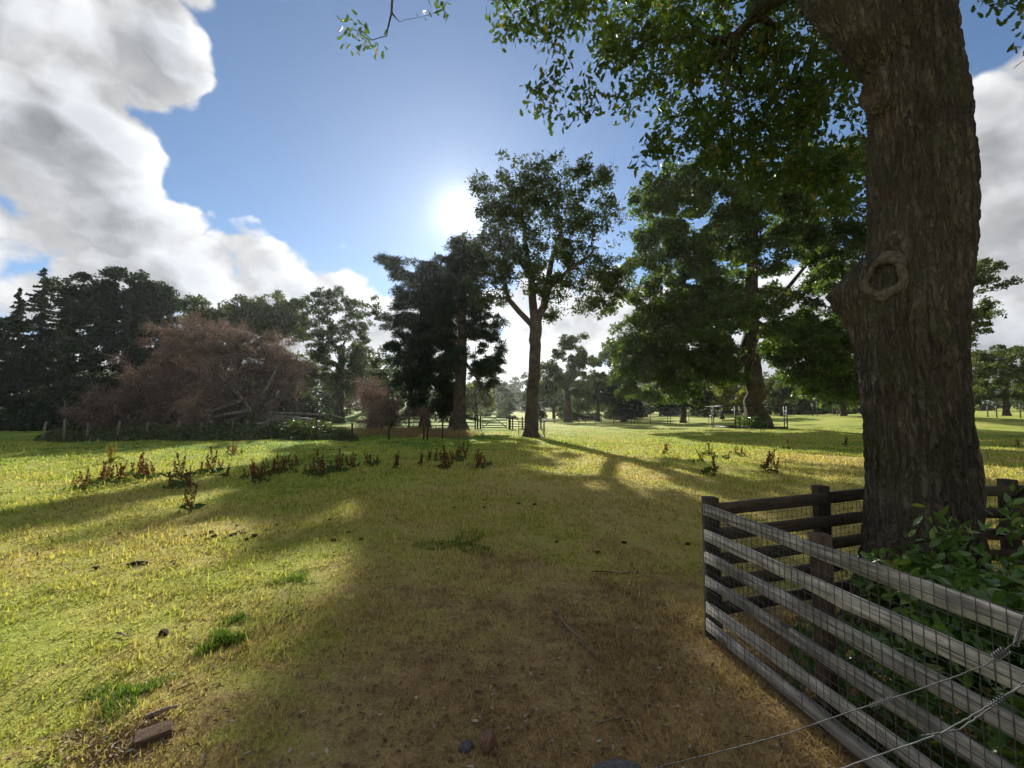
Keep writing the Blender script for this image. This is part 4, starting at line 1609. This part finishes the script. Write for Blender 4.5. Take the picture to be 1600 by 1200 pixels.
def dry_grass(name, label, px0, px1, d0, d1, h, n, seed):
    rng = np.random.default_rng(seed)
    px = np.clip(rng.normal((px0 + px1) / 2, (px1 - px0) / 4.2, n), px0 - 20, px1 + 20)
    D = rng.uniform(d0, d1, n)
    x = (px - 800) / F * D / CP
    keep = vnoise(x * .9, D * .9, 15) > .38 + .25 * rng.random(n)
    x, D = x[keep], D[keep]
    n = len(x)
    z = gz(x, D)
    B = np.stack([x, D, z - .02], 1)
    L = h * rng.uniform(.3, 1.1, n) * (.35 + vnoise(x * .5, D * .5, 17))
    d = np.stack([rng.normal(size=n) * .35, rng.normal(size=n) * .35, np.ones(n)], 1)
    d /= np.linalg.norm(d, axis=1, keepdims=True)
    a = rng.uniform(0, 6.28, n)
    s = np.stack([np.cos(a), np.sin(a), np.zeros(n)], 1) * .014
    V = np.empty((n, 3, 3))
    V[:, 0], V[:, 1], V[:, 2] = B - s, B + s, B + d * L[:, None]
    o = link(name, mesh_np(name, V.reshape(-1, 3), np.arange(3 * n).reshape(-1, 3)), straw)
    tag(o, label, 'grass', kind='stuff')


dry_grass('dry_grass', 'tall straw coloured grass round the fence posts by the conifer', 560, 735, 29, 39, .55, 22000, 81)
dry_grass('dry_grass', 'patch of orange dry grass beside the root plate', 495, 575, 36, 43, .55, 7000, 82)

# a little conifer seedling in the brambles
def seedling():
    rng = np.random.default_rng(5)
    base = on_ground(397, 30.5)
    root = empty('conifer_seedling', base, 'little pale green conifer seedling in front of the fallen trunk', 'tree')
    m = MB()
    m.tube([(0, 0, -.05), (0.02, 0, .9), (0, 0, 1.75)], [.03, .02, .005], 5)
    m.build('trunk', bark_far, root)
    t = rng.random(900)
    a = rng.uniform(0, 6.28, 900)
    rr = (1 - t) * .42 * rng.random(900) ** .5
    C = np.stack([rr * np.cos(a), rr * np.sin(a), .25 + t * 1.5 + .1 * rng.normal(size=900)], 1)
    V, Fc = leaves_np(C, .13, .04, rng, .3)
    link('crown', mesh_np('crown', V, Fc), leaf_field, root)


seedling()


# ------------------------------------------------------------------ far fences, gate and tree guards
def stake_fence(name, label, posts, m, wires, wr=.006, group=None, pw=.09):
    """posts: (px, ground py or depth, height m, lean)"""
    P = []
    for (px, D, h, lean) in posts:
        P.append((on_ground(px, D), h, lean))
    root = empty(name, P[0][0], label, 'fence', group)
    for i, (g, h, lean) in enumerate(P):
        plank('post', g - [0, 0, .1], g + [lean, 0, h], pw, pw, m, root, 500 + i, 3, .004)
    if wires:
        mb = MB()
        for z in wires:
            for (a, h, l), (b, h2, l2) in zip(P[:-1], P[1:]):
                mb.tube([a + [l * z / h, -.05, z], (a + b) / 2 + [0, -.05, z - .03], b + [l2 * z / h2, -.05, z]], wr, 3, False)
        mb.V = [v - np.array(root.location) for v in mb.V]
        w = mb.build('wires', wire_m, root)
    return root


stake_fence('stake_fence', 'wire fence of leaning grey stakes in front of the brambles',
            [(72, 27.0, 1.12, .15), (105, 26.6, 1.35, 0), (141, 27.0, 1.15, .03), (187, 27.2, 1.15, .12), (233, 27.6, 1.1, .05), (283, 28.0, 1.1, 0), (317, 28.0, 1.05, .03), (366, 28.0, 1.1, 0), (420, 27.6, 1.1, .03)], post_grey, (.3, .6, .95), .004)
stake_fence('stake_fence', 'wire fence of dark brown stakes curving towards the conifer',
            [(497, 26.4, 1.15, 0), (552, 26.2, 1.05, 0), (609, 26.0, 1.25, .02), (663, 26.6, 1.2, 0), (668.5, 26.6, 1.25, .06), (692, 28.5, 1.3, .03), (711, 33.0, 1.35, 0)], post_brown, (.35, .7, 1.05), .004)


def palings():
    D = 44
    a, b = on_ground(-60, D), on_ground(80, D)
    root = empty('paling_fence', a, 'old grey paling fence at the far left edge of the field', 'fence')
    rng = np.random.default_rng(4)
    n = 58
    m = MB()
    m.box((0, 0, .75), (.11, .03, 1.5))
    me = m.mesh('paling')
    me.materials.append(post_grey)
    for i in range(n):
        p = a + (b - a) * (i / (n - 1))
        p[2] = float(gz(p[0], p[1]))
        o = link('paling', me, None, root, p - a)
        o.scale = (rng.uniform(.8, 1.2), 1, rng.uniform(.85, 1.08))
        o.rotation_euler = (rng.normal() * .02, rng.normal() * .05, rng.normal() * .05)
    for z in (.4, 1.15):
        plank('rail', a + [0, .05, z], b + [0, .05, z], .04, .07, post_grey, root, int(z * 10))


palings()


def rails_between(name, label, pxs, D, heights, h, m, rh=.09):
    P = [on_ground(p, d) for p, d in zip(pxs, D)]
    root = empty(name, P[0], label, 'fence')
    for i, p in enumerate(P):
        plank('post', p - [0, 0, .1], p + [0, 0, h], .14, .14, m, root, 600 + i, 3)
    for a, b in zip(P[:-1], P[1:]):
        d = unit(b - a) * .072
        for z in heights:
            plank('rail', a + d + [0, 0, z], b - d + [0, 0, z], .05, rh, m, root, int(a[0] * 10 + z * 100) % 997, 4)


rails_between('field_fence', 'dark post and rail fence passing behind the conifer trunk', (590, 640, 692, 743), (45, 45, 45, 45), (.30, .65, 1.05), 1.2, rail_dark)
rails_between('field_fence', 'short dark post and rail fence between the gate and the guarded tree', (797, 801, 816, 845), (45, 45, 45, 45), (.25, .5, .75, 1.0), 1.25, rail_dark, .07)


def gate():
    D = 45
    a, b = on_ground(753, D), on_ground(793, D)
    root = empty('field_gate', a, 'dark five-bar field gate between the conifer and the guarded tree', 'gate')
    for i, p in enumerate((on_ground(746.5, D), on_ground(751, D), on_ground(795.5, D))):
        plank('gate_post', p - [0, 0, .1], p + [0, 0, 1.35], .17, .17, rail_dark, root, 700 + i, 3)
    d = unit(b - a)
    for z in (.18, .40, .64, .90, 1.18):
        plank('bar', a + d * .05 + [0, 0, z], b - d * .05 + [0, 0, z], .03, .085, rail_dark, root, int(z * 50), 3)
    for q in (a + d * .05, b - d * .05):
        plank('stile', q + [0, -.04, .12], q + [0, -.04, 1.28], .05, .09, rail_dark, root, 720, 3)
    m = (a + b) / 2
    plank('diagonal_brace', a + d * .1 + [0, -.035, .2], m + [0, -.035, 1.12], .03, .07, rail_dark, root, 731, 3)
    plank('diagonal_brace', b - d * .1 + [0, -.035, .2], m + [0, -.035, 1.12], .03, .07, rail_dark, root, 732, 3)


gate()


def iron_guard_small():
    D = 33
    g = on_ground(830, D)
    root = empty('tree_guard', g, 'light iron guard with curled tops round the forked tree', 'tree guard')
    w = .92
    b = MB()
    cs = [np.array(c) for c in ((-w, -w, .04), (w, -w, .04), (w, w, .04), (-w, w, .04))]
    for i in range(4):
        b.bar(cs[i], cs[(i + 1) % 4], .06, .06)
    b.build('base_frame', iron, root)
    for z, nm in ((.55, 'ring'), (1.05, 'ring')):
        r = MB()
        for i in range(4):
            r.bar(cs[i] + [0, 0, z], cs[(i + 1) % 4] + [0, 0, z], .025, .03)
        r.build('rail_ring', iron, root)
    for i in range(4):
        for u in (0, .33, .67):
            p = cs[i] * (1 - u) + cs[(i + 1) % 4] * u
            o = unit([p[0], p[1], 0])
            s = MB()
            tt = np.linspace(0, 1, 6)[1:]
            top = [p + [0, 0, 1.05] + o * .38 * (1 - math.cos(t * 1.7)) + np.array([0, 0, .22 * math.sin(t * 1.7)]) for t in tt]
            s.tube([p, p + [0, 0, .6], p + [0, 0, 1.05]] + top, .016, 5)
            s.build('upright', iron, root)


iron_guard_small()


def iron_guard_large():
    D = 42.6
    a, b = on_ground(1147, D - 1.8), on_ground(1228, D - 1.8)
    c = (a + b) / 2 + [0, 2.4, 0]
    g = np.array([c[0], c[1], float(gz(c[0], c[1]))])
    root = empty('tree_guard', g, 'large square iron guard with overhanging top frame round the lime', 'tree guard')
    w = (b[0] - a[0]) / 2
    H = 2.05
    cs = [np.array(q) for q in ((-w, -w, 0), (w, -w, 0), (w, w, 0), (-w, w, 0))]
    for i in range(4):
        m = MB()
        m.bar(cs[i] - [0, 0, .1], cs[i] + [0, 0, H], .08, .08)
        m.build('upright', iron, root)
        q = cs[i] * (1 - .09) + cs[(i + 1) % 4] * .09
        m = MB()
        m.bar(q - [0, 0, .1], q + [0, 0, H], .07, .07)
        m.build('upright', iron, root)
        for z in (.55, .95, 1.3, 1.6):
            m = MB()
            m.bar(cs[i] + [0, 0, z], q + [0, 0, z], .05, .10)
            m.build('step_bar', iron, root)
    e = 1.18
    for i in range(4):
        m = MB()
        m.bar(cs[i] * [e, e, 1] + [0, 0, H + .02 + .012 * (i % 2)], cs[(i + 1) % 4] * [e, e, 1] + [0, 0, H + .02 + .012 * (i % 2)], .10, .07)
        m.build('top_frame', iron, root)
        m = MB()
        m.bar(cs[i] + [0, 0, .1], cs[(i + 1) % 4] + [0, 0, .1], .05, .14)
        m.build('kick_board', iron, root)
    # shrub inside it
    rng = np.random.default_rng(66)
    base = g + [-.2, -1.2, 0]
    base[2] = float(gz(base[0], base[1]))
    sh = empty('cherry_laurel', base, 'pale leaved laurel shrub inside the large guard under the lime', 'shrub')
    T = sample_blobs([((base[0] - .9, base[1], base[2] + .7), (1.0, .7, .55), 26), ((base[0] + .6, base[1], base[2] + .8), (1.0, .7, .6), 26), ((base[0], base[1], base[2] + .5), (1.7, .8, .4), 20)], rng, 2)
    T[:, 2] = np.maximum(T[:, 2], base[2] + .15)
    sk = Skeleton([[(*base, .05), (base[0], base[1], base[2] + .3, .04)]], rng)
    ends, dirs = sk.reach(T, 0, 0, 4, .05, .008)
    mb = sk.mesh(sides=4)
    mb.V = [v - base for v in mb.V]
    mb.build('stems', bark_far, sh)
    C, idx = cloud_leaves(ends, dirs, 26, .5, rng, .8)
    V, Fc = leaves_np(C - base, .15, .06, rng, .4)
    link('leaves', mesh_np('leaves', V, Fc), leaf_laurel, sh)


iron_guard_large()

stake_fence('deer_fence', 'tall thin iron deer fence across the far side of the field',
            [(866, 66, 1.5, 0), (878, 66, 1.3, 0), (904, 62, 1.95, 0), (914, 66, 1.8, 0), (930, 62, 1.7, 0), (939, 66, 1.9, 0), (958, 60, 1.9, 0), (986, 58, 1.9, 0), (990, 62, 1.7, 0), (1015, 61, 1.9, 0), (1042, 63, 1.8, 0), (1046, 61, 1.8, 0), (1069, 63, 1.8, 0),
             (1075, 62, 1.9, 0), (1106, 64, 1.9, 0), (1127, 64, 1.9, 0), (1268, 66, 1.9, 0), (1275, 66, 1.9, 0), (1306, 66, 1.9, 0), (1314, 66, 1.9, 0), (1345, 66, 1.9, 0)], iron, (.4, .8, 1.2, 1.55), .008, pw=.06)
stake_fence('stake_fence', 'pale wooden stakes in the sunlit field right of the oak trunk',
            [(1500, 52, 1.25, 0), (1540, 52, 1.3, .02), (1554, 52, 1.3, 0), (1591, 50, 1.5, 0), (1625, 50, 1.4, 0)], post_grey, (.4, .8, 1.1), .005)


# ------------------------------------------------------------------ dock stalks
def dock(seed, hgt, m, stems):
    rng = np.random.default_rng(seed)
    root = empty('dock_plant')
    st, sd = MB(), []
    for i in range(stems):
        a = rng.uniform(0, 6.28)
        ln = rng.uniform(.05, .32)
        h = hgt * rng.uniform(.6, 1.05)
        top = np.array([math.cos(a) * ln * h, math.sin(a) * ln * h, h])
        b0 = np.array([rng.normal() * .05, rng.normal() * .05, -.03])
        st.tube([b0, b0 * .6 + top * .5 + rng.normal(size=3) * .015, top], [.007, .006, .003], 4, False)
        k = int(80 * h / .7)
        t = rng.uniform(.38, 1.0, k)
        C = b0 * (1 - t)[:, None] + top * t[:, None] + rng.normal(size=(k, 3)) * (.030 * (1.25 - t))[:, None]
        sd.append(C)
    st.build('stem', m, root)
    V, Fc = leaves_np(np.concatenate(sd), .045, .022, rng, 0, -.3)
    link('seed_heads', mesh_np('seed_heads', V, Fc), m, root)['kind'] = 'stuff'
    lv = 14
    C = np.stack([rng.normal(size=lv) * .12, rng.normal(size=lv) * .12, .05 + .08 * rng.random(lv)], 1)
    V, Fc = leaves_np(C, .22, .07, rng, .6)
    link('leaves', mesh_np('leaves', V, Fc), leaf_field, root)
    return root


DOCKS = [dock(s, h, dock_m, n) for s, h, n in ((1, .62, 4), (2, .48, 3), (3, .70, 5), (4, .40, 2), (5, .55, 4))]
D_USED = [False] * 5
dock_sets = [
    ('rusty dock stalks at left end of weedy strip', [(118, 765), (134, 768), (158, 757), (166, 752), (176, 755), (184, 758), (206, 745), (214, 748), (222, 748), (231, 751), (240, 748)]),
    ('small dock stalk standing alone below the weedy strip', [(297, 799)]),
    ('dock stalks scattered between the thick clumps', [(272, 766), (288, 761), (282, 750), (312, 742), (322, 738), (331, 741), (343, 737), (352, 748)]),
    ('orange-brown dock stalks against the brambles', [(356, 708), (362, 712), (369, 709)]),
    ('dock stalks in the thick middle clump', [(383, 748), (397, 755), (408, 757), (414, 746), (424, 744), (432, 742), (441, 739), (452, 737), (462, 730), (478, 742), (486, 738), (493, 744), (502, 746), (512, 740), (521, 737), (530, 738), (543, 729), (550, 731)]),
    ('lone dock stalks right of the middle clump', [(574, 727), (583, 729), (590, 725), (619, 732)]),
    ('dark dock stalks below the conifers', [(658, 728), (670, 722), (681, 721), (692, 731), (697, 733), (706, 726), (714, 721), (724, 719), (746, 731), (751, 729), (760, 727)]),
    ('thin brown dock stalk out in the sunny field right of the guarded tree', [(1042, 711)]),
    ('brown dock stalks below the large tree guard', [(1096, 722), (1107, 712), (1114, 716), (1135, 718), (1150, 710), (1158, 712), (1193, 737), (1211, 739), (1228, 702), (1113, 742)]),
    ('tall brown dock stalk close to the left edge of the oak trunk', [(1322, 698)]),
    ('withered dock stalk right of the oak trunk', [(1592, 700)]),
]
ORD = 'first second third fourth fifth sixth seventh eighth ninth tenth eleventh twelfth thirteenth fourteenth fifteenth sixteenth seventeenth eighteenth'.split()
for label, spots in dock_sets:
    for q, (px, py) in enumerate(sorted(spots)):
        k = int(RNG.integers(0, 5))
        o = DOCKS[k] if not D_USED[k] else copy_tree(DOCKS[k])
        D_USED[k] = True
        g = gp(px, py)
        o.location = tuple(float(c) for c in g)
        o.rotation_euler = (0, 0, RNG.uniform(0, 6.28))
        s = RNG.uniform(.6, 1.2)
        o.scale = (s, s, s)
        o.rotation_euler = (RNG.normal() * .12, RNG.normal() * .12, o.rotation_euler[2])
        tag(o, label if len(spots) == 1 else ORD[q] + ' from left of the ' + label, 'weed', 'dry dock plants in the field')
yd = dock(9, .75, dock_y, 6)
yd.location = tuple(float(c) for c in gp(172, 722))
tag(yd, 'yellow weed standing alone in front of the brambles', 'weed')


# ------------------------------------------------------------------ stones, sticks, droppings and litter
def lump(name, px, py, size, m, label, cat, seed, group=None, sub=3, rz=None, sink=.38, flat=None):
    import bmesh
    bm = bmesh.new()
    bmesh.ops.create_icosphere(bm, subdivisions=sub, radius=.5)
    rng = np.random.default_rng(seed)
    ds = rng.normal(size=(9, 3))
    ds /= np.linalg.norm(ds, axis=1, keepdims=True)
    cut = rng.uniform(.30, .42, 9)
    for v in bm.verts:
        c = np.array(v.co)
        for d, q in zip(ds, cut):
            e = c @ d - q
            if e > 0:
                c = c - d * e * .92
        c = c * (1 + .09 * math.sin(c[0] * 31 + seed) * math.sin(c[1] * 27) + .03 * math.sin(c[2] * 50))
        v.co = c
    me = bpy.data.meshes.new(name)
    bm.to_mesh(me)
    bm.free()
    o = link(name, me, m)
    g = gp(px, py)
    o.scale = size
    o.rotation_euler = (0, 0, rng.uniform(0, 6.28) if rz is None else rz)
    o.location = (float(g[0]), float(g[1]), float(g[2] + size[2] * (.5 - sink) * .7))
    return tag(o, label, cat, group)


lump('stone', 763, 1176, (.085, .085, .125), stone_br, 'upright reddish brown stone at the bottom of the picture', 'stone', 3, sink=.05)
lump('stone', 729, 1170, (.080, .065, .065), stone_dk, 'small dark stone beside the reddish brown stone', 'stone', 4)
lump('stone', 958, 1206, (.28, .18, .06), stone_dk, 'flat blue-grey stone half sunk at the bottom edge', 'stone', 5, rz=.1)
lump('wood_chunk', 256, 988, (.105, .075, .070), dung, 'dark chunk of rotten wood left of the bright grass tuft', 'wood', 6)
lump('wood_chunk', 216, 884, (.22, .08, .07), dung, 'dark piece of rotten log lying on the sunlit turf', 'wood', 7, rz=.25)


def brick():
    import bmesh
    bm = bmesh.new()
    bmesh.ops.create_cube(bm, size=1)
    bmesh.ops.subdivide_edges(bm, edges=bm.edges[:], cuts=4, use_grid_fill=True)
    rng = np.random.default_rng(2)
    for v in bm.verts:
        c = np.array(v.co)
        k = np.sum(np.abs(np.abs(c) - .5) < .01)
        c = c * (1 - .035 * (k - 1) * rng.uniform(.4, 1.6)) + rng.normal(size=3) * .012
        v.co = c
    me = bpy.data.meshes.new('brick')
    bm.to_mesh(me)
    bm.free()
    o = link('loose_brick', me, brick_m)
    g = gp(240, 1156)
    o.scale = (.155, .085, .062)
    o.rotation_euler = (.12, -.06, .62)
    o.location = (float(g[0]), float(g[1]), float(g[2]) + .010)
    tag(o, 'worn red-brown brick lying in the grass near the lower left corner', 'brick')


brick()


def stick(name, pts, r, m, label, bend=.01, seed=0, tw=0):
    rng = np.random.default_rng(seed)
    a, b = gp(*pts[0]), gp(*pts[1])
    n = 14
    Q = np.array([a + (b - a) * t for t in np.linspace(0, 1, n)])
    Q[1:-1] += np.cumsum(rng.normal(size=(n - 2, 3)) * [bend, bend, 0], 0) * .3
    Q[:, 2] = gz(Q[:, 0], Q[:, 1]) + lumps(Q[:, 0], Q[:, 1]) + r * 1.2 + .010
    base = Q[0].copy()
    mb = MB()
    mb.tube(Q - base, np.linspace(r, r * .6, n) * (1 + .12 * rng.normal(size=n)), 7)
    for i in range(tw):
        j = rng.integers(3, n - 2)
        d = unit(Q[j] - Q[j - 1] + rng.normal(size=3) * .8 * np.linalg.norm(Q[j] - Q[j - 1]))
        mb.tube([Q[j] - base, Q[j] - base + d * .05 + [0, 0, .01]], [r * .5, r * .25], 5)
    o = mb.build(name, m, None, base, True)
    tag(o, label, 'stick')


stick('fallen_stick', ((864, 955), (937, 1037)), .010, stick_m, 'long straight dead stick lying in the brown turf', .012, 1, 2)
stick('fallen_stick', ((437, 974), (476, 956)), .006, stick_m, 'thin dark twig right of the bright grass tuft', .02, 2, 1)
stick('fallen_stick', ((930, 1137), (970, 1122)), .005, stick_m, 'short curved twig below the long straight stick', .02, 3)
stick('fallen_stick', ((925, 899), (985, 895)), .006, dung, 'dark knobbly twig above the long straight stick', .02, 4, 3)
stick('fallen_stick', ((228, 1132), (276, 1118)), .016, stick_m, 'split piece of branch just above the worn brick', .01, 5)
stick('fallen_stick', ((276, 1082), (303, 1075)), .007, straw, 'pale straw coloured stick above the brick', .01, 6)
stick('fallen_stick', ((182, 995), (205, 998)), .007, stick_m, 'short pale stick left of the dark wood chunk', .01, 7)

dr = lump('dropping', 640, 770, (.09, .07, .05), dung, 'dark dropping on the shaded turf in the middle of the field', 'dropping', 8, 'droppings on the turf', sub=2)
spots = [(335, 840), (345, 835), (352, 842), (360, 838), (318, 838), (322, 845), (330, 833), (367, 836), (372, 832), (380, 835), (398, 838), (300, 842), (385, 842), (290, 838), (433, 819), (417, 827), (430, 808), (370, 823), (500, 845), (522, 846), (515, 812), (544, 834), (564, 844), (633, 768), (565, 793),
         (710, 794), (757, 795), (757, 783), (810, 788), (835, 790), (870, 846), (935, 866), (975, 848), (1075, 850), (905, 742), (868, 733), (862, 748), (620, 812), (690, 850), (270, 878), (272, 884), (188, 835), (150, 890), (60, 865), (1140, 820), (1030, 812), (985, 770), (470, 775)]
for i, (px, py) in enumerate(spots):
    o = dr.copy()
    COL.objects.link(o)
    g = gp(px, py)
    s = RNG.uniform(.55, 1.25)
    o.scale = (.085 * s, .065 * s, .045 * s)
    o.rotation_euler = (0, 0, RNG.uniform(0, 6.28))
    o.location = (float(g[0]), float(g[1]), float(g[2]) + .012)
    if 285 < px < 402 and 828 < py < 848:
        o['label'] = 'dark dropping in the thick scatter of droppings on sunlit turf'
    elif px < 285:
        o['label'] = 'dark dropping near the rotten log at left'
    elif px > 850:
        o['label'] = 'dark dropping on the turf between guarded tree and board fence'


def tuft(name, px, py, r, h, n, label, seed):
    rng = np.random.default_rng(seed)
    g = gp(px, py)
    a = rng.uniform(0, 6.28, n)
    rr = r * np.sqrt(rng.random(n)) * (.7 + .5 * np.sin(a * 3 + seed))
    x, y = g[0] + rr * np.cos(a), g[1] + rr * np.sin(a) * 1.0
    B = np.stack([x, y, gz(x, y) + lumps(x, y) - .005], 1) - g
    L = h * rng.uniform(.4, 1.1, n)
    az = rng.uniform(0, 6.28, n)
    ln = np.abs(rng.normal(.55, .3, n))
    d = np.stack([np.sin(ln) * np.cos(az), np.sin(ln) * np.sin(az), np.cos(ln)], 1)
    s = np.stack([-np.sin(az), np.cos(az), np.zeros(n)], 1) * rng.uniform(.0016, .003, n)[:, None]
    V = np.empty((n, 5, 3))
    V[:, 0], V[:, 1] = B - s, B + s
    mid = B + d * L[:, None] * .6
    V[:, 2], V[:, 3] = mid + s * .8, mid - s * .8
    V[:, 4] = B + d * L[:, None] - [0, 0, 1] * (L * .12 * ln)[:, None]
    o_ = np.arange(n)[:, None] * 5
    o = link(name, mesh_np(name, V.reshape(-1, 3), [o_ + np.array([0, 1, 2, 3]), o_ + np.array([3, 2, 4])]), green_blade, None, g)
    tag(o, label, 'grass tuft')


tuft('grass_tuft', 346, 1002, .15, .075, 1500, 'bright green tuft of grass on the worn turf at lower left', 1)
tuft('grass_tuft', 372, 968, .09, .05, 500, 'small green tuft just behind the bright tuft', 2)
tuft('grass_tuft', 460, 905, .22, .05, 1100, 'low green patch of grass at the edge of the shade', 3)
tuft('grass_tuft', 720, 850, .5, .06, 3000, 'wide dark green patch of grass in the middle shade', 4)
tuft('grass_tuft', 200, 1085, .22, .06, 1500, 'green patch of grass behind the brick', 5)


def litter():
    rng = np.random.default_rng(99)
    n = 9000
    r = np.exp(rng.uniform(math.log(1.5), math.log(14), n))
    th = rng.uniform(-R(50), R(52), n)
    x, y = r * np.sin(th), r * np.cos(th)
    keep = rng.random(n) < np.clip(1.15 - .22 * np.hypot(x - .8, (y - 2) * .6), .06, 1)
    x, y = x[keep], y[keep]
    z = gz(x, y) + lumps(x, y) + .012
    C = np.stack([x, y, z], 1)
    n2 = 420
    a = gp(170, 1165)
    C2 = np.stack([a[0] + rng.normal(size=n2) * .16, a[1] + rng.normal(size=n2) * .09, np.zeros(n2)], 1)
    C2[:, 2] = gz(C2[:, 0], C2[:, 1]) + lumps(C2[:, 0], C2[:, 1]) + .012
    C = np.concatenate([C, C2])
    ax = rng.normal(size=(len(C), 3))
    ax[:, 2] *= .25
    V, Fc = shaped_leaves(C, ax, LAUREL_HALF, .034, rng, up=1.5, fold=.4)
    o = link('leaf_litter', mesh_np('leaf_litter', V, Fc), litter_m)
    tag(o, 'dry leaves and wood chips strewn over the worn turf', 'litter', kind='stuff')


litter()


def straw_litter():
    rng = np.random.default_rng(123)
    n = 7000
    r = np.exp(rng.uniform(math.log(1.5), math.log(12), n))
    th = rng.uniform(-R(52), R(52), n)
    x, y = r * np.sin(th), r * np.cos(th)
    C = np.stack([x, y, gz(x, y) + lumps(x, y) * np.clip(1.3 - r / 25, 0, 1) + .012], 1)
    a = rng.uniform(0, 6.283, n)
    d = np.stack([np.cos(a), np.sin(a), rng.normal(size=n) * .12], 1)
    sd = np.stack([-np.sin(a), np.cos(a), np.zeros(n)], 1) * (.0012 * np.maximum(r / 3, 1))[:, None]
    L = rng.uniform(.02, .09, n)[:, None]
    V = np.stack([C - d * L / 2 - sd, C - d * L / 2 + sd, C + d * L / 2], 1)
    o = link('straw_litter', mesh_np('straw_litter', V.reshape(-1, 3), np.arange(3 * n).reshape(-1, 3)), straw)
    tag(o, 'loose dead straw lying matted on the turf', 'straw', kind='stuff')


straw_litter()


# ------------------------------------------------------------------ haze
def haze():
    mb = MB()
    mb.box((0, 0, 27), (5200, 5200, 70))
    m, t, out = mat('haze')
    pv = t.node('ShaderNodeVolumePrincipled')
    pv.inputs['Color'].default_value = (.86, .92, 1.0, 1)
    pv.inputs['Density'].default_value = .00016
    pv.inputs['Anisotropy'].default_value = .60
    t.l.new(pv.outputs[0], out.inputs['Volume'])
    o = mb.build('haze', m)
    tag(o, 'pale morning haze hanging over the whole park', 'haze', kind='stuff')


haze()
